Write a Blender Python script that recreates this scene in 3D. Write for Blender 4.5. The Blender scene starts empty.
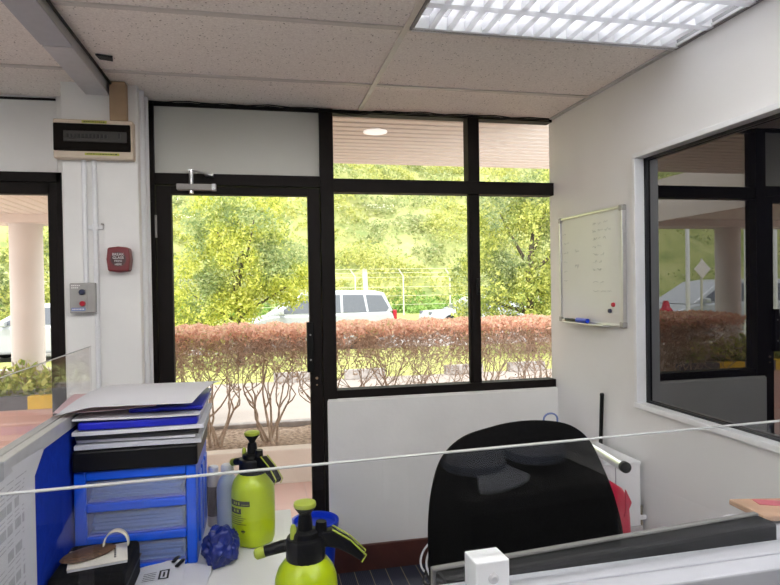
import bpy, bmesh, math, random
import numpy as np
from mathutils import Vector, Matrix, noise
PI = math.pi
R = math.radians
random.seed(7)
rng = np.random.default_rng(11)
sc = bpy.context.scene
COL = sc.collection

# ------------------------------------------------------------------ materials
def new_mat(name):
    m = bpy.data.materials.new(name); m.use_nodes = True
    nt = m.node_tree
    return m, nt, nt.nodes['Principled BSDF']

def pm(name, col, rough=0.5, metal=0.0, scale=20.0, amt=0.06, bump=0.0, bscale=None, spec=0.5, coords='Object', stretch=None):
    """plain procedural material: a slight noise in colour and, if asked, in relief"""
    m, nt, b = new_mat(name)
    tc = nt.nodes.new('ShaderNodeTexCoord'); nz = nt.nodes.new('ShaderNodeTexNoise')
    nz.inputs['Scale'].default_value = scale; nz.inputs['Detail'].default_value = 4
    src = tc.outputs[coords]
    if stretch:
        mp = nt.nodes.new('ShaderNodeMapping'); mp.inputs['Scale'].default_value = stretch
        nt.links.new(src, mp.inputs['Vector']); src = mp.outputs['Vector']
    nt.links.new(src, nz.inputs['Vector'])
    rp = nt.nodes.new('ShaderNodeValToRGB')
    rp.color_ramp.elements[0].position = 0.3; rp.color_ramp.elements[1].position = 0.7
    rp.color_ramp.elements[0].color = (*[max(0, c * (1 - amt)) for c in col], 1)
    rp.color_ramp.elements[1].color = (*[min(1, c * (1 + amt)) for c in col], 1)
    nt.links.new(nz.outputs['Fac'], rp.inputs['Fac'])
    nt.links.new(rp.outputs['Color'], b.inputs['Base Color'])
    b.inputs['Roughness'].default_value = rough; b.inputs['Metallic'].default_value = metal
    b.inputs['Specular IOR Level'].default_value = spec
    if bump:
        n2 = nt.nodes.new('ShaderNodeTexNoise'); n2.inputs['Scale'].default_value = bscale or scale * 4
        n2.inputs['Detail'].default_value = 3
        nt.links.new(src, n2.inputs['Vector'])
        bp = nt.nodes.new('ShaderNodeBump'); bp.inputs['Strength'].default_value = bump; bp.inputs['Distance'].default_value = 0.01
        nt.links.new(n2.outputs['Fac'], bp.inputs['Height']); nt.links.new(bp.outputs['Normal'], b.inputs['Normal'])
    return m

def ramp_mat(name, stops, scale=3.0, rough=0.8, detail=6, bump=0.0, coords='Object', distortion=0.0):
    m, nt, b = new_mat(name)
    tc = nt.nodes.new('ShaderNodeTexCoord'); nz = nt.nodes.new('ShaderNodeTexNoise')
    nz.inputs['Scale'].default_value = scale; nz.inputs['Detail'].default_value = detail
    nz.inputs['Distortion'].default_value = distortion
    nt.links.new(tc.outputs[coords], nz.inputs['Vector'])
    rp = nt.nodes.new('ShaderNodeValToRGB'); e = rp.color_ramp.elements
    while len(e) < len(stops): e.new(0.5)
    for k, (p, c) in enumerate(stops): e[k].position = p; e[k].color = (*c, 1)
    nt.links.new(nz.outputs['Fac'], rp.inputs['Fac']); nt.links.new(rp.outputs['Color'], b.inputs['Base Color'])
    b.inputs['Roughness'].default_value = rough; b.inputs['Specular IOR Level'].default_value = 0.2
    if bump:
        bp = nt.nodes.new('ShaderNodeBump'); bp.inputs['Strength'].default_value = bump; bp.inputs['Distance'].default_value = 0.05
        nt.links.new(nz.outputs['Fac'], bp.inputs['Height']); nt.links.new(bp.outputs['Normal'], b.inputs['Normal'])
    return m

def leaf_mat(name, stops, transl=0.35, patch=None, pscale=0.15):
    """each leaf its own tone (random per island); patch: a second set of tones in large drifts"""
    m, nt, b = new_mat(name)
    geo = nt.nodes.new('ShaderNodeNewGeometry')
    def ramp(st):
        rp = nt.nodes.new('ShaderNodeValToRGB'); e = rp.color_ramp.elements
        while len(e) < len(st): e.new(0.5)
        for k, (p, c) in enumerate(st): e[k].position = p; e[k].color = (*c, 1)
        nt.links.new(geo.outputs['Random Per Island'], rp.inputs['Fac'])
        return rp.outputs['Color']
    colr = ramp(stops)
    if patch:
        c2 = ramp(patch)
        nz = nt.nodes.new('ShaderNodeTexNoise'); nz.inputs['Scale'].default_value = pscale; nz.inputs['Detail'].default_value = 3
        tc = nt.nodes.new('ShaderNodeTexCoord'); nt.links.new(tc.outputs['Object'], nz.inputs['Vector'])
        mr = nt.nodes.new('ShaderNodeMapRange'); mr.inputs['From Min'].default_value = 0.47; mr.inputs['From Max'].default_value = 0.56
        nt.links.new(nz.outputs['Fac'], mr.inputs['Value'])
        mx = nt.nodes.new('ShaderNodeMixRGB'); nt.links.new(mr.outputs['Result'], mx.inputs['Fac'])
        nt.links.new(colr, mx.inputs['Color1']); nt.links.new(c2, mx.inputs['Color2']); colr = mx.outputs['Color']
    nt.nodes.remove(b)
    d = nt.nodes.new('ShaderNodeBsdfDiffuse'); t = nt.nodes.new('ShaderNodeBsdfTranslucent'); mx = nt.nodes.new('ShaderNodeMixShader')
    mx.inputs['Fac'].default_value = transl
    nt.links.new(colr, d.inputs['Color']); nt.links.new(colr, t.inputs['Color'])
    nt.links.new(d.outputs[0], mx.inputs[1]); nt.links.new(t.outputs[0], mx.inputs[2])
    nt.links.new(mx.outputs[0], nt.nodes['Material Output'].inputs['Surface'])
    return m

def sheet_glass(name, tint=(0.97, 0.985, 0.98), ior=1.5, haze=0.0):
    """thin clear sheet: what is not reflected (Fresnel) goes straight through"""
    m, nt, b = new_mat(name); nt.nodes.remove(b)
    fr = nt.nodes.new('ShaderNodeFresnel'); ge = nt.nodes.new('ShaderNodeNewGeometry'); im = nt.nodes.new('ShaderNodeMapRange')
    im.inputs['To Min'].default_value = ior; im.inputs['To Max'].default_value = 1.0 / ior   # same reflection on both faces of the sheet
    nt.links.new(ge.outputs['Backfacing'], im.inputs['Value']); nt.links.new(im.outputs[0], fr.inputs['IOR'])
    tr = nt.nodes.new('ShaderNodeBsdfTransparent'); tr.inputs['Color'].default_value = (*tint, 1)
    gl = nt.nodes.new('ShaderNodeBsdfGlossy'); gl.inputs['Roughness'].default_value = 0.0
    nz = nt.nodes.new('ShaderNodeTexNoise'); nz.inputs['Scale'].default_value = 0.8
    bp = nt.nodes.new('ShaderNodeBump'); bp.inputs['Strength'].default_value = 0.004
    nt.links.new(nz.outputs['Fac'], bp.inputs['Height']); nt.links.new(bp.outputs['Normal'], gl.inputs['Normal'])
    mx = nt.nodes.new('ShaderNodeMixShader')
    nt.links.new(fr.outputs[0], mx.inputs['Fac']); nt.links.new(tr.outputs[0], mx.inputs[1]); nt.links.new(gl.outputs[0], mx.inputs[2])
    last = mx.outputs[0]
    if haze:
        df = nt.nodes.new('ShaderNodeBsdfDiffuse'); df.inputs['Color'].default_value = (0.75, 0.78, 0.82, 1)
        m2 = nt.nodes.new('ShaderNodeMixShader'); m2.inputs['Fac'].default_value = haze
        nt.links.new(last, m2.inputs[1]); nt.links.new(df.outputs[0], m2.inputs[2]); last = m2.outputs[0]
    nt.links.new(last, nt.nodes['Material Output'].inputs['Surface'])
    return m

def emis(name, col, s):
    m, nt, b = new_mat(name)
    b.inputs['Base Color'].default_value = (0.9, 0.9, 0.9, 1)
    b.inputs['Emission Color'].default_value = (*col, 1); b.inputs['Emission Strength'].default_value = s
    return m

def tile_mat(name):
    """mineral fibre ceiling tile: warm off-white with dark pinholes"""
    m, nt, b = new_mat(name)
    tc = nt.nodes.new('ShaderNodeTexCoord')
    v = nt.nodes.new('ShaderNodeTexVoronoi'); v.inputs['Scale'].default_value = 72
    nz = nt.nodes.new('ShaderNodeTexNoise'); nz.inputs['Scale'].default_value = 40; nz.inputs['Detail'].default_value = 2
    n2 = nt.nodes.new('ShaderNodeTexNoise'); n2.inputs['Scale'].default_value = 150
    for n in (v, nz, n2): nt.links.new(tc.outputs['Object'], n.inputs['Vector'])
    r1 = nt.nodes.new('ShaderNodeMapRange'); r1.inputs['From Min'].default_value = 0.16; r1.inputs['From Max'].default_value = 0.26
    r1.inputs['To Min'].default_value = 1; r1.inputs['To Max'].default_value = 0
    nt.links.new(v.outputs['Distance'], r1.inputs['Value'])
    r2 = nt.nodes.new('ShaderNodeMapRange'); r2.inputs['From Min'].default_value = 0.50; r2.inputs['From Max'].default_value = 0.58
    nt.links.new(nz.outputs['Fac'], r2.inputs['Value'])
    ml = nt.nodes.new('ShaderNodeMath'); ml.operation = 'MULTIPLY'
    nt.links.new(r1.outputs[0], ml.inputs[0]); nt.links.new(r2.outputs[0], ml.inputs[1])
    rp = nt.nodes.new('ShaderNodeValToRGB')
    rp.color_ramp.elements[0].color = (0.80, 0.745, 0.70, 1); rp.color_ramp.elements[1].color = (0.92, 0.87, 0.82, 1)
    rp.color_ramp.elements[0].position = 0.35; rp.color_ramp.elements[1].position = 0.65
    nt.links.new(n2.outputs['Fac'], rp.inputs['Fac'])
    mx = nt.nodes.new('ShaderNodeMixRGB'); mx.inputs['Color2'].default_value = (0.32, 0.28, 0.25, 1)
    nt.links.new(ml.outputs[0], mx.inputs['Fac']); nt.links.new(rp.outputs['Color'], mx.inputs['Color1'])
    nt.links.new(mx.outputs['Color'], b.inputs['Base Color']); b.inputs['Roughness'].default_value = 0.95
    b.inputs['Specular IOR Level'].default_value = 0.1
    return m

def stripes_mat(name, base, lines, scale, direction='X', rough=0.9):
    """fine carpet cord: wave bands, with rare coloured threads"""
    m, nt, b = new_mat(name)
    tc = nt.nodes.new('ShaderNodeTexCoord'); w = nt.nodes.new('ShaderNodeTexWave')
    w.inputs['Scale'].default_value = scale; w.bands_direction = direction; w.inputs['Distortion'].default_value = 0.3
    nt.links.new(tc.outputs['Object'], w.inputs['Vector'])
    w2 = nt.nodes.new('ShaderNodeTexWave'); w2.inputs['Scale'].default_value = scale / 9.0; w2.bands_direction = direction
    nt.links.new(tc.outputs['Object'], w2.inputs['Vector'])
    rp = nt.nodes.new('ShaderNodeValToRGB')
    rp.color_ramp.elements[0].color = (*[c * 0.55 for c in base], 1); rp.color_ramp.elements[1].color = (*base, 1)
    nt.links.new(w.outputs['Fac'], rp.inputs['Fac'])
    mr = nt.nodes.new('ShaderNodeMapRange'); mr.inputs['From Min'].default_value = 0.985; mr.inputs['From Max'].default_value = 0.998
    nt.links.new(w2.outputs['Fac'], mr.inputs['Value'])
    mx = nt.nodes.new('ShaderNodeMixRGB'); mx.inputs['Color2'].default_value = (*lines, 1)
    nt.links.new(mr.outputs[0], mx.inputs['Fac']); nt.links.new(rp.outputs['Color'], mx.inputs['Color1'])
    nt.links.new(mx.outputs['Color'], b.inputs['Base Color']); b.inputs['Roughness'].default_value = rough
    b.inputs['Specular IOR Level'].default_value = 0.1
    return m

def paver_mat(name):
    m, nt, b = new_mat(name)
    tc = nt.nodes.new('ShaderNodeTexCoord'); br = nt.nodes.new('ShaderNodeTexBrick')
    br.inputs['Scale'].default_value = 3.3; br.offset = 0.0; br.inputs['Brick Width'].default_value = 1.0; br.inputs['Row Height'].default_value = 1.0
    br.inputs['Mortar Size'].default_value = 0.012
    br.inputs['Color1'].default_value = (0.60, 0.40, 0.345, 1); br.inputs['Color2'].default_value = (0.66, 0.46, 0.40, 1)
    br.inputs['Mortar'].default_value = (0.54, 0.40, 0.35, 1)
    nt.links.new(tc.outputs['Object'], br.inputs['Vector'])
    nt.links.new(br.outputs['Color'], b.inputs['Base Color']); b.inputs['Roughness'].default_value = 0.8
    return m

M = {}
M['wall'] = pm('wall paint', (0.80, 0.80, 0.795), 0.6, amt=0.02, scale=3, bump=0.05, bscale=60)
M['panel'] = pm('infill board', (0.66, 0.66, 0.61), 0.6, amt=0.02, scale=2)
M['wallw'] = pm('right wall paint', (0.82, 0.82, 0.82), 0.55, amt=0.015, scale=2, bump=0.03, bscale=50)
M['wallgrey'] = pm('grey wall paint', (0.30, 0.30, 0.30), 0.6, amt=0.02, scale=3)
M['plaster'] = pm('plaster low wall', (0.83, 0.825, 0.81), 0.7, amt=0.03, scale=4, bump=0.12, bscale=25)
M['skirt'] = pm('dark red skirting', (0.075, 0.022, 0.016), 0.5, amt=0.2, scale=9)
M['tile'] = tile_mat('ceiling tile')
M['tee'] = pm('ceiling tee', (0.62, 0.58, 0.54), 0.4, amt=0.05)
M['alu'] = pm('aluminium', (0.66, 0.66, 0.67), 0.32, 0.9, amt=0.05, scale=30)
M['alup'] = pm('grey painted aluminium', (0.55, 0.55, 0.57), 0.4, 0.25, amt=0.04, scale=30)
M['rail'] = pm('pale anodised rail', (0.40, 0.41, 0.45), 0.55, 0.0, amt=0.03, scale=30)
M['frame'] = pm('dark bronze frame', (0.0085, 0.006, 0.0055), 0.6, 0.0, amt=0.15, scale=15, spec=0.18)
M['glass'] = sheet_glass('window glass', (0.99, 0.995, 0.99), 1.1)
M['acryl'] = sheet_glass('clear acrylic', (0.975, 0.982, 0.985), 1.4, 0.0)
M['acryl2'] = sheet_glass('clear side acrylic', (0.975, 0.98, 0.985), 1.22, 0.0)
M['edgeglint'] = pm('acrylic edge glint', (0.40, 0.41, 0.42), 0.3, amt=0.02)  # light caught by the sheet edge, put into its pale colour
M['white'] = pm('white enamel', (0.82, 0.83, 0.85), 0.35, amt=0.02)
M['whitebd'] = pm('whiteboard surface', (0.79, 0.80, 0.79), 0.12, amt=0.015, scale=5)
M['black'] = pm('black plastic', (0.004, 0.004, 0.0045), 0.4, amt=0.2, scale=40, spec=0.25)
M['blackm'] = pm('matt black plastic', (0.004, 0.004, 0.0045), 0.8, amt=0.15, scale=60, bump=0.05, bscale=400, spec=0.2)
M['mesh'] = pm('black chair fabric', (0.004, 0.004, 0.0042), 0.9, amt=0.25, scale=90, bump=0.2, bscale=500, spec=0.06)
M['beige'] = pm('beige plastic', (0.62, 0.52, 0.41), 0.45, amt=0.03)
M['smoke'] = pm('smoked cover', (0.010, 0.008, 0.007), 0.7, amt=0.1, spec=0.05)
M['breaker'] = pm('breaker grey', (0.024, 0.021, 0.018), 0.5, amt=0.1)
M['breaker2'] = pm('breaker toggles', (0.006, 0.006, 0.006), 0.5, amt=0.1)
M['yellowlabel'] = pm('yellow label', (0.45, 0.47, 0.05), 0.6, amt=0.1)
M['tan'] = pm('tan trunking', (0.34, 0.23, 0.135), 0.6, amt=0.06)
M['red'] = pm('alarm red', (0.15, 0.006, 0.012), 0.4, amt=0.05)
M['reddark'] = pm('dark red disc', (0.05, 0.012, 0.014), 0.3, amt=0.1)
M['txtw'] = pm('white lettering', (0.80, 0.78, 0.76), 0.6, amt=0.02)
M['greyplastic'] = pm('grey plastic', (0.36, 0.35, 0.335), 0.45, amt=0.04)
M['bezel'] = pm('grey bezel', (0.16, 0.155, 0.15), 0.5, amt=0.05)
M['navy'] = pm('navy button', (0.02, 0.025, 0.07), 0.35, amt=0.1)
M['redbtn'] = pm('red button', (0.45, 0.01, 0.03), 0.35, amt=0.05)
M['bluelabel'] = pm('blue label', (0.16, 0.22, 0.46), 0.5, amt=0.05)
M['bluefab'] = pm('blue partition fabric', (0.004, 0.030, 0.34), 0.85, amt=0.12, scale=60, bump=0.15, bscale=700, spec=0.15)
M['blueplas'] = pm('blue plastic', (0.003, 0.085, 0.66), 0.35, amt=0.04)
M['bluetop'] = pm('deep blue folder', (0.006, 0.012, 0.42), 0.4, amt=0.06)
M['blueclear'] = sheet_glass('translucent drawer front', (0.52, 0.68, 0.95), 1.3, 0.16)
M['paper'] = pm('white paper', (0.62, 0.62, 0.66), 0.8, amt=0.02, scale=8)
M['paper2'] = pm('grey white paper', (0.50, 0.51, 0.56), 0.8, amt=0.05, scale=8)
M['paperw'] = pm('warm paper', (0.80, 0.76, 0.66), 0.8, amt=0.03, scale=8)
M['paperpk'] = pm('pink sheet', (0.75, 0.52, 0.55), 0.8, amt=0.03, scale=8)
M['print'] = pm('printed grey', (0.42, 0.42, 0.46), 0.8, amt=0.08, scale=60)
M['ink'] = pm('black ink', (0.02, 0.02, 0.022), 0.6, amt=0.1)
M['scrib'] = pm('faded marker ink', (0.34, 0.36, 0.38), 0.6, amt=0.2, scale=50)
M['lime'] = pm('lime plastic', (0.40, 0.52, 0.004), 0.28, amt=0.03, scale=10)
M['limec'] = pm('lime caps', (0.33, 0.40, 0.04), 0.4, amt=0.05)
M['limeline'] = pm('moulded scale', (0.36, 0.45, 0.01), 0.4, amt=0.05)
M['bottle'] = pm('pale translucent bottle', (0.42, 0.49, 0.60), 0.4, amt=0.05)
M['wcap'] = pm('white cap', (0.75, 0.76, 0.78), 0.4, amt=0.02)
M['creamlabel'] = pm('cream label', (0.55, 0.50, 0.44), 0.5, amt=0.05)
M['brownlabel'] = pm('dark label print', (0.12, 0.09, 0.08), 0.5, amt=0.3, scale=40)
M['rag'] = pm('blue film', (0.004, 0.014, 0.15), 0.3, amt=0.3, scale=14)
M['bin'] = pm('blue bin plastic', (0.004, 0.045, 0.62), 0.3, amt=0.05)
M['desk'] = pm('pale desk laminate', (0.72, 0.715, 0.70), 0.35, amt=0.02)
M['brown'] = pm('brown weave', (0.10, 0.052, 0.026), 0.6, amt=0.75, scale=60, stretch=(1, 6, 1))
M['cream'] = pm('cream strap', (0.62, 0.58, 0.46), 0.5, amt=0.06)
M['chrome'] = pm('chrome', (0.80, 0.80, 0.81), 0.28, 1.0, amt=0.02)
M['crimson'] = pm('crimson plastic', (0.52, 0.005, 0.045), 0.45, amt=0.06)
M['carpet'] = stripes_mat('cord carpet', (0.050, 0.054, 0.082), (0.22, 0.19, 0.14), 34, 'X')
M['wallet'] = pm('tan wallet', (0.46, 0.29, 0.19), 0.5, amt=0.15, scale=25)
M['pinkband'] = pm('pink band', (0.48, 0.10, 0.14), 0.5, amt=0.1)
M['brass'] = pm('brass', (0.22, 0.19, 0.12), 0.4, 0.6, amt=0.2)
M['filltubes'] = emis('fluorescent tube', (1.0, 0.985, 0.96), 36.0)  # strong emission for the added fittings out of view
M['tubedim'] = emis('dim fluorescent tube', (1.0, 0.985, 0.97), 13.0)
M['louver'] = pm('louvre white plastic', (0.84, 0.85, 0.88), 0.4, 0.0, amt=0.02)
nt = M['louver'].node_tree; b = nt.nodes['Principled BSDF']; tl = nt.nodes.new('ShaderNodeBsdfTranslucent'); tl.inputs['Color'].default_value = (0.92, 0.93, 0.95, 1)
mx = nt.nodes.new('ShaderNodeMixShader'); mx.inputs['Fac'].default_value = 0.55
nt.links.new(b.outputs[0], mx.inputs[1]); nt.links.new(tl.outputs[0], mx.inputs[2]); nt.links.new(mx.outputs[0], nt.nodes['Material Output'].inputs['Surface'])
M['fitting'] = pm('light fitting grey', (0.22, 0.22, 0.235), 0.5, amt=0.04)
M['gasket'] = pm('dark gasket', (0.013, 0.014, 0.018), 0.5, amt=0.1)
M['capfab'] = pm('pale cap fabric', (0.80, 0.84, 0.93), 0.8, amt=0.05, scale=60, bump=0.1, bscale=400)
M['capdark'] = pm('cap trim', (0.40, 0.43, 0.55), 0.8, amt=0.05, scale=60)
M['cabinet'] = pm('black cabinet', (0.03, 0.028, 0.026), 0.6, amt=0.1)
# tinted pane
m, nt, b = new_mat('dark tinted pane'); M['tint'] = m
nz = nt.nodes.new('ShaderNodeTexNoise'); nz.inputs['Scale'].default_value = 2.0
rp = nt.nodes.new('ShaderNodeValToRGB'); rp.color_ramp.elements[0].color = (0.003, 0.003, 0.005, 1); rp.color_ramp.elements[1].color = (0.006, 0.006, 0.009, 1)
nt.links.new(nz.outputs['Fac'], rp.inputs['Fac']); nt.links.new(rp.outputs['Color'], b.inputs['Base Color'])
b.inputs['Roughness'].default_value = 0.0; b.inputs['IOR'].default_value = 2.1
# outside
M['paver'] = paver_mat('pink pavers')
M['creamwall'] = pm('cream render', (0.72, 0.65, 0.57), 0.85, amt=0.04, scale=5, bump=0.1, bscale=60)
M['soil'] = ramp_mat('dry soil', [(0.3, (0.17, 0.12, 0.085)), (0.55, (0.36, 0.27, 0.20)), (0.75, (0.52, 0.42, 0.33))], 30, 0.95, bump=0.6)
M['kerbgrey'] = pm('weathered kerb', (0.33, 0.30, 0.28), 0.9, amt=0.2, scale=12)
M['concrete'] = pm('pale concrete', (0.33, 0.285, 0.255), 0.9, amt=0.06, scale=3)
M['asphalt'] = pm('worn asphalt', (0.42, 0.40, 0.39), 0.9, amt=0.08, scale=3)
M['lawn'] = ramp_mat('lawn', [(0.3, (0.29, 0.32, 0.08)), (0.5, (0.38, 0.40, 0.13)), (0.7, (0.45, 0.45, 0.19))], 6, 0.95, bump=0.4)
M['hill'] = ramp_mat('hill growth', [(0.3, (0.22, 0.27, 0.10)), (0.5, (0.36, 0.38, 0.15)), (0.7, (0.42, 0.42, 0.19))], 0.6, 0.95, 8, bump=0.5)
M['soffit'] = pm('soffit strips', (0.80, 0.735, 0.665), 0.6, amt=0.03)
M['fascia'] = pm('fascia', (0.78, 0.70, 0.63), 0.7, amt=0.03)
M['column'] = pm('column render', (0.70, 0.65, 0.60), 0.8, amt=0.05, scale=3, bump=0.05)
M['yellow'] = pm('yellow kerb paint', (0.75, 0.50, 0.02), 0.7, amt=0.1)
M['blackkerb'] = pm('dark kerb paint', (0.10, 0.10, 0.11), 0.7, amt=0.15)
M['lamp'] = emis('downlight lens', (1.0, 0.95, 0.9), 0.55)
M['bark'] = pm('pale bark', (0.42, 0.32, 0.245), 0.9, amt=0.25, scale=30)
M['barkd'] = pm('dark bark', (0.12, 0.09, 0.07), 0.9, amt=0.25, scale=10)
M['carw'] = pm('silver white car paint', (0.52, 0.54, 0.58), 0.25, 0.2, amt=0.01)
M['cars'] = pm('silver car paint', (0.50, 0.52, 0.56), 0.3, 0.3, amt=0.01)
M['carglass'] = pm('car glass', (0.13, 0.14, 0.17), 0.05, amt=0.05)
M['tyre'] = pm('tyre', (0.02, 0.02, 0.02), 0.8, amt=0.1)
M['galv'] = pm('galvanised post', (0.68, 0.65, 0.54), 0.7, 0.1, amt=0.1)
M['pole'] = pm('white pole paint', (0.85, 0.85, 0.85), 0.5, amt=0.02)
M['sign'] = pm('sign face', (0.78, 0.72, 0.70), 0.5, amt=0.05)
M['lf_red'] = leaf_mat('hedge top leaves', [(0, (0.66, 0.41, 0.31)), (0.35, (0.86, 0.57, 0.44)), (0.7, (0.94, 0.69, 0.55)), (0.92, (0.92, 0.76, 0.54)), (1, (0.50, 0.50, 0.25))], 0.45)
M['lf_brown'] = leaf_mat('hedge inner leaves', [(0, (0.40, 0.30, 0.23)), (0.6, (0.62, 0.48, 0.38)), (1, (0.78, 0.65, 0.53))], 0.4)
M['lf_tree'] = leaf_mat('yellow green leaves', [(0, (0.27, 0.33, 0.08)), (0.25, (0.52, 0.57, 0.13)), (0.65, (0.76, 0.76, 0.19)), (1, (0.92, 0.88, 0.30))], 0.5, [(0, (0.24, 0.33, 0.15)), (0.5, (0.46, 0.54, 0.27)), (1, (0.68, 0.70, 0.36))], 1.1)
M['lf_tree2'] = leaf_mat('mixed tree leaves', [(0, (0.20, 0.26, 0.08)), (0.3, (0.44, 0.49, 0.15)), (0.7, (0.70, 0.71, 0.22)), (1, (0.90, 0.87, 0.33))], 0.5, [(0, (0.17, 0.23, 0.11)), (0.5, (0.38, 0.45, 0.23)), (1, (0.60, 0.61, 0.34))], 0.9)
M['lf_hill'] = leaf_mat('hill shrubs', [(0, (0.34, 0.39, 0.12)), (0.4, (0.54, 0.55, 0.18)), (1, (0.66, 0.64, 0.25))], 0.4, [(0, (0.27, 0.34, 0.15)), (0.5, (0.44, 0.48, 0.24)), (1, (0.56, 0.55, 0.32))], 0.16)
M['lf_creep'] = leaf_mat('creeper', [(0, (0.16, 0.30, 0.07)), (0.5, (0.30, 0.46, 0.13)), (1, (0.48, 0.60, 0.22))], 0.35)
M['lf_plant'] = leaf_mat('bed plant leaves', [(0, (0.25, 0.34, 0.10)), (0.5, (0.48, 0.52, 0.18)), (1, (0.74, 0.68, 0.26))], 0.4)

# ------------------------------------------------------------------ mesh helpers
class MB:
    def __init__(s): s.v = []; s.f = []
    def add(s, vs, fs):
        n = len(s.v); s.v += [tuple(p) for p in vs]; s.f += [tuple(i + n for i in f) for f in fs]; return s
    def box(s, x0, x1, y0, y1, z0, z1):
        return s.add([(x0,y0,z0),(x1,y0,z0),(x1,y1,z0),(x0,y1,z0),(x0,y0,z1),(x1,y0,z1),(x1,y1,z1),(x0,y1,z1)],
                     [(0,3,2,1),(4,5,6,7),(0,1,5,4),(1,2,6,5),(2,3,7,6),(3,0,4,7)])
    def obox(s, c, hx, hy, hz, rz=0.0, rx=0.0, ry=0.0):
        mt = Matrix.Translation(c) @ Matrix.Rotation(rz, 4, 'Z') @ Matrix.Rotation(ry, 4, 'Y') @ Matrix.Rotation(rx, 4, 'X')
        b = MB().box(-hx, hx, -hy, hy, -hz, hz)
        return s.add([mt @ Vector(p) for p in b.v], b.f)
    def tube(s, pts, r, n=10, caps=True):
        pts = [Vector(p) for p in pts]; rs = r if isinstance(r, (list, tuple)) else [r] * len(pts)
        vs = []; fs = []; prev = None
        for i, p in enumerate(pts):
            t = (pts[min(i + 1, len(pts) - 1)] - pts[max(i - 1, 0)]).normalized()
            if prev is None:
                a = Vector((0, 0, 1)) if abs(t.z) < 0.9 else Vector((1, 0, 0)); u = t.cross(a).normalized()
            else:
                u = prev - t * prev.dot(t); u = u.normalized() if u.length > 1e-6 else t.orthogonal().normalized()
            prev = u; w = t.cross(u)
            vs += [p + (u * math.cos(2*PI*k/n) + w * math.sin(2*PI*k/n)) * rs[i] for k in range(n)]
        for i in range(len(pts) - 1):
            for k in range(n):
                a, b2 = i*n + k, i*n + (k+1) % n; fs.append((a, b2, b2 + n, a + n))
        if caps: fs.append(tuple(reversed(range(n)))); fs.append(tuple(range((len(pts)-1)*n, len(pts)*n)))
        return s.add(vs, fs)
    def lathe(s, prof, n=32, c=(0,0,0), wob=None):
        """prof: (radius, z) from bottom to top, closed with caps"""
        vs = []; fs = []
        for r, z in prof:
            for k in range(n):
                a = 2*PI*k/n; q = r * (wob(a, z) if wob else 1)
                vs.append((c[0] + q*math.cos(a), c[1] + q*math.sin(a), c[2] + z))
        for i in range(len(prof)-1):
            for k in range(n):
                a, b2 = i*n+k, i*n+(k+1) % n; fs.append((a, b2, b2+n, a+n))
        fs.append(tuple(reversed(range(n)))); fs.append(tuple(range((len(prof)-1)*n, len(prof)*n)))
        return s.add(vs, fs)
    def prism(s, poly, axis, a, b):
        """poly of 2-D points swept along an axis from a to b"""
        def P(p, t): return {'x': (t, p[0], p[1]), 'y': (p[0], t, p[1]), 'z': (p[0], p[1], t)}[axis]
        n = len(poly); vs = [P(p, a) for p in poly] + [P(p, b) for p in poly]
        fs = [tuple(range(n)), tuple(reversed(range(n, 2*n)))] + [(i, i+n, (i+1) % n + n, (i+1) % n) for i in range(n)]
        return s.add(vs, fs)
    def sheet(s, fn, nu, nv, th=0.0):
        """surface fn(u,v) with u,v in 0..1; th gives it thickness downwards"""
        vs = [Vector(fn(i/nu, j/nv)) for j in range(nv+1) for i in range(nu+1)]; fs = []
        for j in range(nv):
            for i in range(nu):
                a = j*(nu+1)+i; fs.append((a, a+1, a+nu+2, a+nu+1))
        if th:
            n = len(vs); vs += [p - Vector((0,0,th)) for p in vs]
            fs += [tuple(reversed([k+n for k in f])) for f in list(fs)]
            rim = [i for i in range(nu+1)] + [j*(nu+1)+nu for j in range(1, nv+1)] + [nv*(nu+1)+i for i in range(nu-1, -1, -1)] + [j*(nu+1) for j in range(nv-1, 0, -1)]
            fs += [(rim[k], rim[(k+1) % len(rim)], rim[(k+1) % len(rim)]+n, rim[k]+n) for k in range(len(rim))]
        return s.add(vs, fs)
    def xf(s, mt):
        s.v = [tuple(mt @ Vector(p)) for p in s.v]; return s
    def build(s, name, mat, parent=None, smooth=False, bevel=0.0, seg=2, W=False, subsurf=0):
        off = Vector((0,0,0))
        if W and parent is not None:
            q = parent
            while q is not None: off += q.location; q = q.parent
        me = bpy.data.meshes.new(name)
        me.from_pydata([tuple(Vector(p) - off) for p in s.v], [], s.f)
        bm = bmesh.new(); bm.from_mesh(me); bmesh.ops.recalc_face_normals(bm, faces=bm.faces); bm.to_mesh(me); bm.free()
        me.materials.append(mat)
        o = bpy.data.objects.new(name, me); COL.objects.link(o)
        if parent is not None: o.parent = parent
        if smooth:
            for p in me.polygons: p.use_smooth = True
            if smooth == 'auto':
                me.set_sharp_from_angle(angle=R(40))
        if bevel:
            bv = o.modifiers.new('edge', 'BEVEL'); bv.width = bevel; bv.segments = seg; bv.limit_method = 'ANGLE'; bv.angle_limit = R(40)
        if subsurf:
            sm = o.modifiers.new('sub', 'SUBSURF'); sm.levels = subsurf; sm.render_levels = subsurf
        return o

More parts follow.
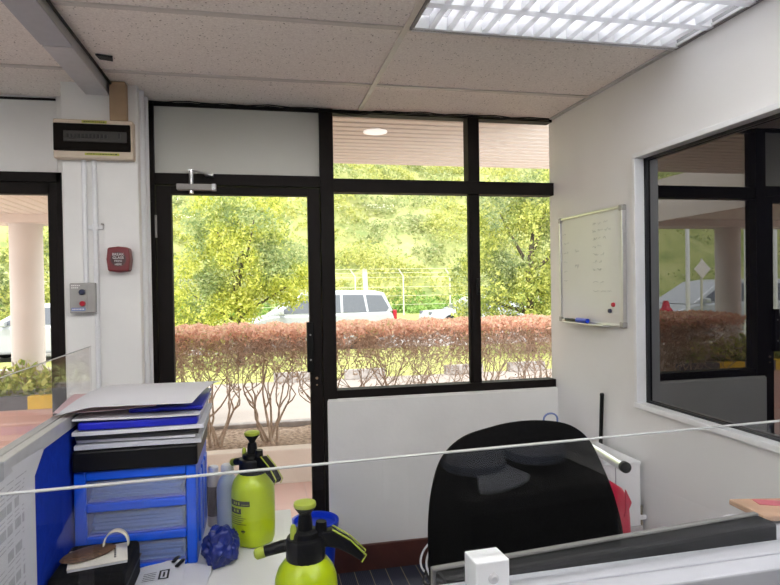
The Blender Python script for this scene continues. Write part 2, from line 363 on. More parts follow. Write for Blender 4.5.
def tag(o, label, cat, group=None, kind=None):
    o['label'] = label; o['category'] = cat
    if group: o['group'] = group
    if kind: o['kind'] = kind
    return o
def thing(name, label, cat, loc=(0,0,0), rz=0.0, group=None, kind=None):
    o = bpy.data.objects.new(name, None); COL.objects.link(o)
    o.empty_display_size = 0.1; o.location = loc; o.rotation_euler = (0, 0, rz)
    return tag(o, label, cat, group, kind)
def copy_thing(o, parent=None):
    c = o.copy(); COL.objects.link(c)
    if parent is not None: c.parent = parent
    for ch in list(o.children): copy_thing(ch, c)
    return c
def leaves(name, mat, C, size, parent=None, asp=0.5, up=0.0, jitter=0.35, off=(0,0,0)):
    """a leaf blade (two folded triangles) at every point of C"""
    C = np.asarray(C, dtype=np.float64) - np.asarray(off); n = len(C)
    d = rng.normal(size=(n, 3)); d /= np.linalg.norm(d, axis=1)[:, None]
    nn = rng.normal(size=(n, 3)); nn[:, 2] += up; e = np.cross(d, nn); e /= np.linalg.norm(e, axis=1)[:, None] + 1e-9
    k = np.cross(d, e)
    L = size * (1 + jitter * rng.uniform(-1, 1, n))[:, None]; Wd = L * asp * 0.5
    v = np.stack([C - d*L*0.5, C + e*Wd + k*Wd*0.3, C + d*L*0.5, C - e*Wd + k*Wd*0.3], axis=1).reshape(-1, 3)
    me = bpy.data.meshes.new(name)
    me.vertices.add(4*n); me.vertices.foreach_set('co', v.ravel())
    me.loops.add(4*n); me.loops.foreach_set('vertex_index', np.arange(4*n, dtype=np.int32))
    me.polygons.add(n); me.polygons.foreach_set('loop_start', np.arange(0, 4*n, 4, dtype=np.int32))
    me.update(calc_edges=True); me.validate(); me.materials.append(mat)
    o = bpy.data.objects.new(name, me); COL.objects.link(o)
    if parent is not None: o.parent = parent
    return o
def text_part(body, size, mat, parent, mt, name='lettering', depth=0.0006):
    cu = bpy.data.curves.new(name, 'FONT'); cu.body = body; cu.size = size; cu.align_x = 'CENTER'; cu.align_y = 'CENTER'; cu.extrude = depth
    t = bpy.data.objects.new(name, cu); COL.objects.link(t)
    bpy.context.view_layer.update()
    me = bpy.data.meshes.new_from_object(t.evaluated_get(bpy.context.evaluated_depsgraph_get()))
    COL.objects.unlink(t); bpy.data.objects.remove(t)
    me.transform(mt); me.materials.clear(); me.materials.append(mat)
    o = bpy.data.objects.new(name, me); COL.objects.link(o); o.parent = parent
    return o
FACE_Y = Matrix.Rotation(R(90), 4, 'X')       # text upright, read from -y
S = 'structure'

# ------------------------------------------------------------------ the room
D = 3.2; XR = 1.641; ZC = 2.426
def struct(o, label, cat): return tag(o, label, cat, kind=S)
struct(MB().box(-4.2, 1.95, -3.2, 3.28, -0.06, 0.0).build('floor', M['carpet']), 'dark blue grey corded carpet floor of the office', 'floor')

# ceiling tiles stand a little above their tee grid
GX = (-4.2, -3.105, -1.895, -0.685, 0.532, 1.95); GY = (-3.2, -2.74, -2.13, -1.52, -0.91, -0.30, 0.31, 0.92, 1.53, 2.145, 2.775, 3.30)
FIT = ((4, 8), (0, 7), (3, 6), (4, 6), (2, 5), (0, 5), (4, 4), (2, 2))
ct = MB()
for i in range(5):
    for j in range(11):
        if (i, j) in FIT:
            if i == 4: ct.box(XR, GX[5], GY[j], GY[j+1], ZC + 0.004, ZC + 0.02)
            continue                                     # the louvred light and the added fittings take these bays
        ct.box(GX[i], GX[i+1], GY[j], GY[j+1], ZC + 0.004, ZC + 0.02)
struct(ct.build('ceiling', M['tile']), 'speckled mineral tile suspended ceiling', 'ceiling')
g = MB()
for y in (-2.74, -2.13, -1.52, -0.91, -0.30, 0.31, 0.92, 1.53, 2.145, 2.775):
    g.box(-4.2, XR, y - 0.011, y + 0.011, ZC - 0.003, ZC + 0.006)
for x in (-3.105, -1.895, -0.685, 0.532):
    g.box(x - 0.011, x + 0.011, -3.2, 3.18, ZC - 0.0035, ZC + 0.006)
struct(g.build('trim_1', M['tee']), 'ceiling grid of thin exposed metal tees', 'ceiling grid')
struct(MB().box(XR - 0.022, XR, -3.2, 3.18, ZC - 0.004, ZC + 0.006).build('trim_2', M['alup']), 'grey wall angle where the ceiling meets the wall with the whiteboard', 'ceiling trim')
struct(MB().box(-4.4, 2.2, -3.4, 3.36, ZC + 0.12, ZC + 0.24).build('roof', M['creamwall']), 'unseen roof slab added to keep the sun out of the office', 'roof')  # out of view, added to block the sun from the room
o = MB().prism([(-0.615, 2.585), (-0.555, 2.60), (-0.563, 2.645), (-0.61, 2.63)], 'z', ZC - 0.0045, ZC + 0.002).build('trim_3', M['ink'])
struct(o, 'small dark broken corner hole in the ceiling tile by the cable trunking', 'hole')

# window wall: piece above the side window, pier, low wall
wb = MB()
wb.box(-4.2, -0.915, 3.2, 3.28, 2.066, 2.55)
wb.box(-0.852, -0.532, 2.96, 3.30, 0, 2.55)
wb.box(-0.94, -0.85, 3.19, 3.30, 0, 2.55)
wb.box(0.335, XR, 3.162, 3.30, 0.0, 0.900)
wb.box(0.338, XR, 3.166, 3.30, 0.88, 0.908)
wb.box(-4.2, -2.2, 3.2, 3.28, 0, 2.1)
struct(wb.build('wall_back', M['plaster'], bevel=0.004), 'white plastered window wall with pier and low wall under the window', 'wall')
struct(MB().box(0.34, XR, 3.146, 3.17, 0.0, 0.135).build('baseboard_back', M['skirt'], bevel=0.003), 'dark reddish brown skirting under the low window wall', 'skirting')
wr = MB()
Y0, Y1, Z0, Z1 = 0.25, 2.402, 0.962, 2.043     # inner window opening
WA, WB, WC, WD = Y0 - 0.012, Y1 + 0.012, Z0 - 0.012, Z1 + 0.012      # rough opening, covered by the frame
wr.box(XR, XR + 0.12, WB, 3.236, 0, 2.55); wr.box(XR, XR + 0.12, -3.2, WA, 0, 2.55)
wr.box(XR, XR + 0.12, WA, WB, 0, WC); wr.box(XR, XR + 0.12, WA, WB, WD, 2.55)
struct(wr.build('wall_right', M['wallw']), 'smooth white side wall with whiteboard and dark inner window', 'wall')
struct(MB().box(-4.3, -4.2, -3.2, 3.3, 0, 2.55).build('wall_left', M['wall']), 'white office wall out of view', 'wall')
struct(MB().box(-4.2, 1.95, -3.3, -3.2, 0, 2.55).build('wall_front', M['wallgrey']), 'grey office wall behind the viewer', 'wall')

# dark inner window in the side wall
w3 = thing('window_3', 'dark tinted inner window in the white side wall, reflecting the yard', 'window', (XR, Y0, Z0), kind=S)
f = MB()
f.box(XR - 0.016, XR + 0.032, Y0 - 0.02, Y1 + 0.022, Z1, Z1 + 0.022); f.box(XR - 0.016, XR + 0.032, Y0 - 0.02, Y1 + 0.022, Z0 - 0.024, Z0)
f.box(XR - 0.016, XR + 0.032, Y1, Y1 + 0.022, Z0, Z1); f.box(XR - 0.016, XR + 0.03, Y0 - 0.02, Y0, Z0, Z1)
f.build('window_frame', M['white'], w3, bevel=0.003, W=True)
f = MB()
f.box(XR + 0.033, XR + 0.06, Y0 - 0.01, Y1 + 0.01, Z1 - 0.010, Z1 + 0.01); f.box(XR + 0.033, XR + 0.06, Y0 - 0.01, Y1 + 0.01, Z0 - 0.01, Z0 + 0.008)
f.box(XR + 0.033, XR + 0.06, Y1 - 0.012, Y1 + 0.01, Z0, Z1); f.box(XR + 0.033, XR + 0.06, Y0 - 0.01, Y0 + 0.012, Z0, Z1)
f.build('gasket', M['gasket'], w3, W=True)
MB().box(XR + 0.043, XR + 0.053, Y0 + 0.006, Y1 - 0.006, Z0 + 0.006, Z1 - 0.006).build('pane', M['tint'], w3, W=True)

# main window and frame over door and low wall
FY0, FY1 = 3.185, 3.265
w1 = thing('window_1', 'dark bronze framed sliding window with two top lights above the low white wall', 'window', (0.39, 3.22, 0.905), kind=S)
f = MB()
f.box(0.318, 0.388, FY0 - 0.01, FY1, 0, 2.425)                        # post between door and window
f.box(0.388, XR, FY0, FY1, 1.995, 2.066)                              # transom
f.box(1.133, 1.198, FY0, FY1, 2.066, 2.425)
f.box(0.388, XR, FY0, FY1, 0.907, 0.951)                              # bottom rail
f.box(0.388, XR, FY0 + 0.01, FY1, 2.412, 2.428)
f.build('frame', M['frame'], w1, bevel=0.002, W=True)
s1 = MB(); s1.box(1.150, 1.199, FY0 + 0.012, FY0 + 0.05, 0.951, 1.995); s1.box(1.137, 1.152, FY0 + 0.02, FY0 + 0.05, 0.951, 1.995)
s1.build('meeting_stile', M['frame'], w1, bevel=0.002, W=True)
MB().box(1.172, 1.190, FY0 - 0.006, FY0 + 0.014, 1.44, 1.53).build('latch', M['black'], w1, bevel=0.004, W=True)
MB().box(1.180, 1.184, FY0 - 0.018, FY0, 1.47, 1.50).build('latch_lever', M['black'], w1, W=True)
for a, b_, c, d_ in ((0.388, 1.15, 0.951, 1.995), (1.19, XR, 0.951, 1.995), (0.388, 1.135, 2.066, 2.415), (1.196, XR, 2.066, 2.415)):
    MB().box(a, b_, 3.226, 3.231, c, d_).build('pane', M['glass'], w1, W=True)
# door frame with infill panel
d1f = thing('window_2', 'pale infill panel in the dark frame over the glass door', 'panel', (-0.1, 3.22, 2.07), kind=S)
f = MB(); f.box(-0.536, -0.500, FY0, FY1, 0, 2.425); f.box(-0.50, 0.318, FY0, FY1, 2.018, 2.075); f.box(-0.50, 0.318, FY0 + 0.01, FY1, 2.412, 2.428)
f.build('frame', M['frame'], d1f, bevel=0.002, W=True)
MB().box(-0.50, 0.318, 3.215, 3.24, 2.07, 2.42).build('infill_panel', M['panel'], d1f, W=True)
# door leaf
d1 = thing('door_1', 'dark bronze framed glass door with closer and lock', 'door', (-0.1, 3.22, 0), kind=S)
f = MB(); f.box(-0.495, -0.424, FY0 + 0.008, FY1 - 0.02, 0.01, 2.012); f.box(0.252, 0.314, FY0 + 0.008, FY1 - 0.02, 0.01, 2.012)
f.box(-0.424, 0.252, FY0 + 0.008, FY1 - 0.02, 1.972, 2.012); f.box(-0.424, 0.252, FY0 + 0.008, FY1 - 0.02, 0.01, 0.12)
f.build('door_frame', M['frame'], d1, bevel=0.002, W=True)
MB().box(-0.424, 0.252, 3.222, 3.228, 0.12, 1.972).build('pane', M['glass'], d1, W=True)
lk = MB().box(0.234, 0.268, FY0 - 0.022, FY0 + 0.01, 1.055, 1.315).build('lock_case', M['black'], d1, bevel=0.003, W=True)
sc_ = MB()
for z in (1.12, 1.25): sc_.tube([(0.252, FY0 - 0.0235, z), (0.252, FY0 - 0.0215, z)], 0.005, 10)
sc_.build('screw', M['greyplastic'], lk, W=True)
kh = MB(); kh.tube([(0.284, FY0 + 0.003, 1.02), (0.284, FY0 + 0.009, 1.02)], 0.007, 12); kh.tube([(0.284, FY0 + 0.003, 0.985), (0.284, FY0 + 0.009, 0.985)], 0.004, 10)
kh.build('keyhole', M['tan'], d1, W=True)
MB().tube([(-0.497, FY0 + 0.004, 1.755), (-0.497, FY0 + 0.004, 1.865)], 0.006, 10).build('hinge', M['greyplastic'], d1, W=True)
cl = MB().box(-0.392, -0.205, FY0 - 0.038, FY0 + 0.008, 1.988, 2.018).build('closer', M['greyplastic'], d1, bevel=0.004, W=True)
MB().box(-0.226, -0.203, FY0 - 0.0395, FY0 - 0.005, 1.986, 2.020).build('end_cap', M['alup'], cl, bevel=0.004, W=True)
a = MB(); a.tube([(-0.323, FY0 - 0.02, 2.015), (-0.323, FY0 - 0.02, 2.085)], 0.011, 14); a.tube([(-0.323, FY0 - 0.02, 1.972), (-0.323, FY0 - 0.02, 1.99)], 0.011, 14)
a.obox((-0.325, FY0 - 0.02, 2.088), 0.013, 0.012, 0.004); a.build('pivot', M['alu'], cl, W=True, smooth='auto')
a = MB(); a.tube([(-0.325, FY0 - 0.02, 2.088), (-0.255, FY0 - 0.06, 2.066), (-0.235, FY0 - 0.045, 2.062)], 0.005, 8); a.obox((-0.235, FY0 - 0.02, 2.062), 0.02, 0.03, 0.004)
a.build('closer_arm', M['alu'], cl, W=True)

# side window / second door by the pier
w4 = thing('door_2', 'dark framed full height glass door beside the white pier', 'door', (-1.5, 3.22, 0), kind=S)
f = MB(); f.box(-2.2, -0.925, FY0, FY1, 2.02, 2.066); f.box(-2.2, -0.975, FY0 + 0.008, FY1 - 0.02, 1.962, 2.018)
f.box(-0.945, -0.92, FY0, FY1, 0, 2.066); f.box(-0.985, -0.945, FY0 + 0.008, FY1 - 0.02, 0, 2.015); f.box(-2.25, -2.18, FY0, FY1, 0, 2.066); f.box(-2.2, -0.95, FY0 + 0.008, FY1 - 0.02, 0, 0.1)
f.build('door_frame', M['frame'], w4, bevel=0.002, W=True)
MB().box(-2.2, -0.975, 3.222, 3.228, 0.1, 1.97).build('pane', M['glass'], w4, W=True)

# black cable along the ceiling edge over the window wall
cb = MB(); pts = []
for i in range(41):
    x = -0.60 + 2.2 * i / 40
    pts.append((x, 3.165 + 0.008 * math.sin(i * 0.9), ZC - 0.012 - (0.030 * max(0, 1 - abs(x - 0.48) / 0.12)) + 0.003 * math.sin(i * 1.7)))
cb.tube(pts, 0.0035, 6); cb.tube([(p[0], p[1] - 0.008, p[2] + 0.006) for p in pts], 0.003, 6)
tag(cb.build('cable', M['black'], smooth=True), 'thin black cable pair running along the ceiling edge above the window', 'cable')
tag(MB().tube([(-4.1, 3.19, ZC - 0.012), (-2.4, 3.185, ZC - 0.01), (-1.6, 3.19, ZC - 0.016), (-0.94, 3.19, ZC - 0.012)], 0.006, 6).build('cable', M['black'], smooth=True),
    'thin black cable tucked along the ceiling above the side door', 'cable')

# ceiling cable trunking
tr = thing('cable_trunking', 'grey metal cable trunking running across the ceiling to the pier', 'trunking', (-0.69, 2.0, ZC - 0.045))
MB().box(-0.742, -0.648, -0.5, 2.955, ZC - 0.047, ZC + 0.003).build('channel', M['alup'], tr, bevel=0.002, W=True)
MB().box(-0.747, -0.643, -0.5, 2.38, ZC - 0.052, ZC - 0.044).build('lid', M['rail'], tr, bevel=0.002, W=True)
MB().box(-0.745, -0.645, 2.395, 2.953, ZC - 0.051, ZC - 0.044).build('lid', M['alup'], tr, bevel=0.002, W=True)
tag(MB().tube([(-0.632, -0.4, ZC - 0.012), (-0.630, 1.2, ZC - 0.011), (-0.636, 2.2, ZC - 0.013), (-0.630, 2.90, ZC - 0.012)], 0.0055, 8).build('cable', M['black'], smooth=True),
    'black cable lying along the side of the ceiling trunking', 'cable')
tag(MB().box(-0.638, -0.570, 2.905, 2.96, 2.252, ZC).build('conduit_duct', M['tan'], bevel=0.003), 'tan vertical duct between the ceiling and the breaker box', 'duct')

# breaker box
db = thing('breaker_box', 'beige electrical breaker box with smoked cover high on the white pier', 'breaker box', (-0.705, 2.96, 2.083))
MB().box(-0.870, -0.541, 2.905, 2.96, 2.080, 2.252).build('box_body', M['beige'], db, bevel=0.007, seg=3, W=True)
MB().box(-0.866, -0.552, 2.893, 2.908, 2.112, 2.231).build('smoked_cover', M['smoke'], db, bevel=0.004, W=True)
MB().box(-0.824, -0.566, 2.8895, 2.895, 2.150, 2.198).build('breaker_strip', M['breaker'], db, bevel=0.002, W=True)
for i in range(11): MB().box(-0.810 + i*0.0155, -0.8005 + i*0.0155, 2.8865, 2.8905, 2.166, 2.183).build('breaker_switch', M['breaker2'], db, W=True)
MB().box(-0.600, -0.591, 2.8865, 2.8905, 2.166, 2.190).build('breaker_switch', M['breaker2'], db, W=True)
for a0, a1, z in ((-0.752, -0.650, 2.2415), (-0.742, -0.600, 2.100)):
    l = MB().box(a0, a1, 2.9025, 2.9055, z - 0.005, z + 0.005).build('warning_label', M['yellowlabel'], db, W=True)
    k = MB(); x = a0 + 0.008
    while x < a1 - 0.01:
        w = random.uniform(0.004, 0.010); k.box(x, x + w, 2.9018, 2.9026, z - 0.002, z + 0.002); x += w + 0.003
    k.build('lettering', M['ink'], l, W=True)

# conduits under the breaker box
for x, z0, lab in ((-0.759, 1.53, 'white conduit from the breaker box down to the grey push button station'), (-0.716, 0.75, 'long white conduit running from the breaker box down behind the desk')):
    c = thing('conduit', lab, 'conduit', (x, 2.949, z0))
    MB().tube([(x, 2.949, z0), (x, 2.949, 2.08)], 0.0105, 14).build('pipe', M['white'], c, smooth='auto', W=True)
    if z0 < 1:
        k = MB(); k.box(x - 0.028, x + 0.032, 2.943, 2.96, 1.772, 1.79); k.tube([(x, 2.949, 1.767), (x, 2.949, 1.795)], 0.0145, 14); k.build('saddle_clip', M['white'], c, bevel=0.002, W=True)
        k = MB(); k.tube([(x + 0.029, 2.940, 1.795), (x + 0.029, 2.96, 1.795)], 0.005, 8); k.build('clip_screw', M['greyplastic'], c, W=True)
for x, y, r_, lab in ((-0.527, 3.03, 0.014, 'white vertical pipe on the door side flank of the pier'), (-0.521, 3.12, 0.011, 'thinner white pipe between the pier flank and the door frame')):
    c = thing('conduit', lab, 'conduit', (x, y, 0))
    MB().tube([(x, y, 0), (x, y, ZC)], r_, 14).build('pipe', M['white'], c, smooth='auto', W=True)

# fire alarm call point
AX, AZ = -0.612, 1.635
al = thing('fire_alarm_call_point', 'red break glass fire alarm call point on the white pier', 'fire alarm', (AX, 2.935, AZ))
MB().prism([(-0.044, -0.052), (0, -0.057), (0.044, -0.052), (0.05, 0), (0.044, 0.052), (0, 0.057), (-0.044, 0.052), (-0.05, 0)], 'y', -0.043, 0.025).build('case', M['red'], al, bevel=0.008, seg=3)
MB().tube([(0.001, -0.0455, 0), (0.001, -0.042, 0)], 0.032, 28).build('glass_disc', M['reddark'], al)
for i, wd in enumerate(('BREAK', 'GLASS', 'PRESS', 'HERE')):
    text_part(wd, 0.0165 if i < 2 else 0.0125, M['txtw'], al, Matrix.Translation((0.001, -0.0466, 0.021 - i*0.0148)) @ FACE_Y)

# push button station
ps = thing('push_button_station', 'grey push button station with a dark and a red button on the pier', 'switch', (-0.767, 2.96, 1.465))
MB().box(-0.053, 0.053, -0.045, 0, -0.067, 0.067).build('case', M['greyplastic'], ps, bevel=0.005, seg=3)
MB().box(-0.051, 0.020, -0.0475, -0.042, -0.064, 0.064).build('front_plate', M['greyplastic'], ps, bevel=0.002)
MB().tube([(0.001, -0.063, 0.027), (0.001, -0.045, 0.027)], 0.0125, 18).build('dark_button', M['navy'], ps, bevel=0.002)
MB().tube([(0.002, -0.063, -0.024), (0.002, -0.045, -0.024)], 0.0115, 18).build('red_button', M['redbtn'], ps, bevel=0.002)
MB().box(-0.045, 0.012, -0.0485, -0.047, -0.056, -0.042).build('blue_label', M['bluelabel'], ps)
k = MB()
for z, n in ((0.056, 5), (0.046, 4)):
    for i in range(n): k.box(-0.044 + i*0.0075, -0.039 + i*0.0075, -0.0484, -0.047, z - 0.0025, z + 0.0025)
k.build('lettering', M['txtw'], ps); k = MB()
for i in range(8): k.box(-0.041 + i*0.0062, -0.037 + i*0.0062, -0.0492, -0.0484, -0.052, -0.046)
k.build('lettering', M['txtw'], ps)

# ceiling light with louvres; unseen open fittings are added to light the room
def make_light():
    t = thing('ceiling_light', 'bright recessed fluorescent ceiling light with white louvres beside the wall', 'ceiling light', (0.0, 0.0, ZC))
    L_, W_ = 1.094, 0.598
    h = MB(); h.box(0, L_, 0, 0.012, -0.006, 0.10); h.box(0, L_, W_ - 0.012, W_, -0.006, 0.10); h.box(0, 0.012, 0, W_, -0.006, 0.10); h.box(L_ - 0.012, L_, 0, W_, -0.006, 0.10)
    h.box(0, L_, 0, W_, 0.10, 0.105); h.build('housing', M['fitting'], t)
    nb = 3; pitch = (W_ - 0.02) / nb
    lv = MB()
    for i in range(nb + 1):
        y = 0.01 + i * pitch
        lv.prism([(y - 0.017, -0.006), (y + 0.017, -0.006), (y + 0.004, 0.045), (y - 0.004, 0.045)], 'x', 0.008, L_ - 0.008)
    lv.build('long_louvre', M['louver'], t)
    cr = MB()
    for i in range(nb):
        y0 = 0.01 + i * pitch + 0.010; y1 = y0 + pitch - 0.02
        for k in range(1, 16):
            x = 0.008 + k * (L_ - 0.016) / 16
            cr.prism([(x - 0.011, -0.005), (x + 0.011, -0.005), (x + 0.005, 0.044), (x - 0.005, 0.044)], 'y', y0, y1)
    cr.build('cross_louvre', M['louver'], t)
    for i in range(nb):
        y = 0.01 + (i + 0.5) * pitch
        MB().tube([(0.03, y, 0.074), (L_ - 0.03, y, 0.074)], 0.013, 10).build('fluorescent_tube', M['tubedim'], t, smooth='auto')
    return t
L1 = make_light(); L1.location = (0.545, 1.542, ZC - 0.001)
for i, j in FIT[1:]:  # unseen fittings added to brighten the room
    c = L1.copy(); COL.objects.link(c)
    for ch in L1.children:
        if 'louvre' in ch.name: continue                  # these fittings are open, without louvres
        d = ch.copy(); COL.objects.link(d); d.parent = c
        if ch.name.startswith('fluorescent_tube'):
            d.data = ch.data.copy(); d.data.materials[0] = M['filltubes']; d.location.z = -0.055
    c.location = (GX[i] + (0.013 if i == 4 else 0.06), GY[j] + 0.012, ZC - 0.001)
    c['label'] = 'open fluorescent ceiling light without louvres, behind or beside the viewer'; c['group'] = 'added ceiling lights out of view'

# whiteboard
wbd = thing('whiteboard', 'small whiteboard with faint handwriting on the white side wall', 'whiteboard', (XR, 2.79, 1.29))
MB().box(XR - 0.014, XR, 2.502, 3.082, 1.296, 1.846).build('board', M['whitebd'], wbd, W=True)
f = MB(); f.box(XR - 0.022, XR, 2.495, 3.09, 1.838, 1.850); f.box(XR - 0.022, XR, 2.495, 3.09, 1.290, 1.302); f.box(XR - 0.022, XR, 2.492, 2.506, 1.29, 1.85); f.box(XR - 0.022, XR, 3.078, 3.092, 1.29, 1.85)
f.build('frame', M['alu'], wbd, bevel=0.002, W=True)
for y in (2.489, 3.066):
    for z in (1.287, 1.826): MB().box(XR - 0.025, XR, y, y + 0.029, z, z + 0.027).build('corner_cap', M['greyplastic'], wbd, bevel=0.004, W=True)
MB().box(XR - 0.062, XR - 0.02, 2.60, 3.0, 1.287, 1.294).build('pen_tray', M['alu'], wbd, bevel=0.002, W=True)
def scribble(y0, n, z, h):
    y = y0; hw = MB()
    for wd in range(n):
        pts = []; L = random.uniform(0.025, 0.06); k = int(L / 0.005)
        for i in range(k): pts.append((XR - 0.0148, y - L * i / k, z + h * random.uniform(-0.5, 0.5)))
        if len(pts) > 2: hw.tube(pts, 0.00075, 4)
        y -= L + 0.012
    if hw.v: hw.build('lettering', M['scrib'], wbd, W=True)
for i in range(7): scribble(2.755, 2 + (i < 3), 1.79 - i*0.038, 0.014)
scribble(2.755, 2, 1.50, 0.008); scribble(2.755, 3, 1.455, 0.006)
for i in range(6): scribble(3.05, 1, 1.76 - i*0.05, 0.01)
for i in range(2): scribble(2.93, 1, 1.66 - i*0.08, 0.03)
for y, z, mt_, lab in ((2.575, 1.392, M['redbtn'], 'round red magnet on the whiteboard'), (2.603, 1.362, M['navy'], 'round dark blue magnet on the whiteboard')):
    tag(MB().tube([(XR - 0.026, y, z), (XR - 0.0142, y, z)], [0.0095, 0.011], 16).build('magnet', mt_, bevel=0.002), lab, 'magnet', 'whiteboard magnets')
mk = thing('marker_pen', 'blue capped marker pen lying in the whiteboard tray', 'marker pen', (XR - 0.04, 2.82, 1.305))
MB().tube([(XR - 0.042, 2.86, 1.304), (XR - 0.042, 2.985, 1.304)], 0.0085, 12).build('barrel', M['black'], mk, W=True)
MB().tube([(XR - 0.042, 2.765, 1.306), (XR - 0.042, 2.868, 1.306)], [0.012, 0.0125], 14).build('blue_cap', M['bin'], mk, bevel=0.002, W=True)

# ------------------------------------------------------------------ cubicle partitions
fp = thing('desk_partition', 'low office partition with pale metal top rail and blue fabric, facing the viewer', 'partition', (0.5, 0.61, 0))
MB().box(-0.53, 1.62, 0.588, 0.634, 0.03, 1.135).build('fabric_panel', M['bluefab'], fp, W=True)
r = MB(); r.box(-0.53, 1.62, 0.577, 0.607, 1.135, 1.1735); r.box(-0.53, 1.62, 0.6095, 0.641, 1.135, 1.1735); r.box(-0.53, 1.62, 0.605, 0.612, 1.135, 1.1705)
r.build('top_rail', M['rail'], fp, bevel=0.0025, W=True)
MB().box(-0.53, 1.62, 0.582, 0.64, 0.0, 0.04).build('base_rail', M['alup'], fp, W=True)
gp = thing('acrylic_screen', 'long clear acrylic screen clamped on the partition facing the viewer', 'screen', (0.22, 0.615, 1.172))
MB().box(-0.50, 1.60, 0.612, 0.618, 1.172, 1.3225).build('sheet', M['acryl'], gp, W=True)
MB().box(-0.50, 1.60, 0.6119, 0.6181, 1.3225, 1.3236).build('edge_glint', M['edgeglint'], gp, W=True)  # pale strip painted for the light along the top edge
fp.rotation_euler.z = R(1.1)
gp.location = (0.22, 0.615, 1.172); gp.rotation_euler.z = R(3.4)
c = MB().box(0.2145, 0.2530, 0.600, 0.632, 1.1725, 1.208).build('clamp', M['white'], gp, bevel=0.0015, W=True)
k = MB(); k.lathe([(0.0058, 0), (0.0055, 0.002), (0.003, 0.0035)], 16); k.xf(Matrix.Translation((0.234, 0.600, 1.190)) @ Matrix.Rotation(R(90), 4, 'X')); k.build('clamp_screw', M['alup'], c, W=True)

lp = thing('desk_partition', 'low blue fabric partition with grey cap rail beside the paper stack', 'partition', (-0.53, 1.3, 0))
MB().box(-0.546, -0.508, 0.66, 2.08, 0.03, 1.127).build('fabric_panel', M['bluefab'], lp, W=True)
r = MB(); r.box(-0.551, -0.5275, 0.66, 2.085, 1.127, 1.1625); r.box(-0.5245, -0.5025, 0.66, 2.085, 1.127, 1.1625); r.box(-0.53, -0.522, 0.66, 2.085, 1.127, 1.159); r.build('top_rail', M['alup'], lp, bevel=0.002, W=True)
MB().box(-0.5525, -0.501, 1.285, 1.335, 1.127, 1.164).build('rail_joint', M['rail'], lp, bevel=0.002, W=True)
MB().box(-0.55, -0.504, 2.08, 2.09, 0, 1.16).build('end_trim', M['alup'], lp, W=True)
gp2 = thing('acrylic_screen', 'short clear acrylic screen standing on the blue partition by the side door', 'screen', (-0.526, 1.3, 1.16))
MB().box(-0.529, -0.523, 0.67, 2.07, 1.159, 1.3215).build('sheet', M['acryl2'], gp2, W=True)
MB().box(-0.5293, -0.5227, 0.67, 2.07, 1.3215, 1.323).build('edge_glint', M['edgeglint'], gp2, W=True)

# notice pinned to the blue partition
nt_ = thing('notice_sheet', 'large printed paper sheets pinned to the blue partition', 'notice', (-0.507, 1.25, 0.55))
def nfn(u, v):
    y = 0.83 + 0.685*u; z = 0.74 + 0.40*v - 0.02*u*0
    curl = max(0, v - 0.85)/0.15 * max(0, u - 0.75)/0.25
    return (-0.5075 + 0.004*math.sin(u*5) + 0.0045 + 0.02*curl, y + 0.006*curl, z + 0.004*curl)
ns = MB(); ns.sheet(nfn, 20, 20); ns.build('sheet', M['paper'], nt_, W=True, smooth=True)
k = None
def nquad(u0, u1, v0, v1): 
    q = [nfn(u0, v0), nfn(u1, v0), nfn(u1, v1), nfn(u0, v1)]
    k.add([(p[0] + 0.0015, p[1], p[2]) for p in q], [(0, 1, 2, 3)])
for cidx, (ua, ub) in enumerate(((0.05, 0.28), (0.34, 0.60), (0.70, 0.90))):
    v = 0.93; k = MB()
    while v > 0.05:
        h = random.choice((0.006, 0.006, 0.006, 0.05))
        uu = ua
        while uu < ub:
            w = min(0.06, ub - uu)
            if random.random() < 0.9: nquad(uu, uu + w*random.uniform(0.6, 0.97), v - h, v)
            uu += w
        v -= h + random.uniform(0.012, 0.03)
    k.build('lettering', M['print'], nt_, W=True)

# ------------------------------------------------------------------ desk
dk = thing('corner_desk', 'pale laminate corner desk inside the partitions', 'desk', (0.3, 1.2, 0))
MB().prism([(-0.503, 0.655), (1.55, 0.655), (1.55, 1.36), (0.22, 1.36), (0.09, 1.50), (0.09, 2.13), (-0.503, 2.13)], 'z', 0.705, 0.73).build('desk_top', M['desk'], dk, bevel=0.003, W=True)
for x0, x1, y0, y1 in ((-0.48, -0.44, 2.05, 2.1), (0.03, 0.07, 2.05, 2.1), (1.48, 1.52, 0.7, 0.75), (1.48, 1.52, 1.28, 1.33), (-0.48, -0.44, 0.7, 0.75)):
    MB().box(x0, x1, y0, y1, 0, 0.705).build('leg', M['alup'], dk, W=True)

k = 0
for x0, x1, y0, y1 in ((-4.1, -2.4, -2.9, -1.2), (-4.1, -2.4, -0.6, 1.9), (-2.0, -0.62, -2.6, -0.5), (-2.0, -0.62, -0.1, 2.0), (-0.45, 0.35, -2.9, -0.9), (1.18, 1.6, -2.9, -0.3)):  # unseen desks added to bounce light onto the ceiling
    k += 1
    t = thing('bounce_desk', 'unseen pale desk added to bounce light in the room, %s' % ('far corner', 'aisle', 'behind the viewer', 'next to the blue partition', 'back wall', 'under the dark window')[k - 1], 'desk', (x0, y0, 0), 0, 'added bounce desks')
    MB().box(x0, x1, y0, y1, 0.705, 0.73).build('desk_top', M['desk'], t, bevel=0.003, W=True)
    for x in (x0 + 0.05, x1 - 0.09):
        for y in (y0 + 0.05, y1 - 0.09): MB().box(x, x + 0.04, y, y + 0.04, 0, 0.705).build('leg', M['alup'], t, W=True)
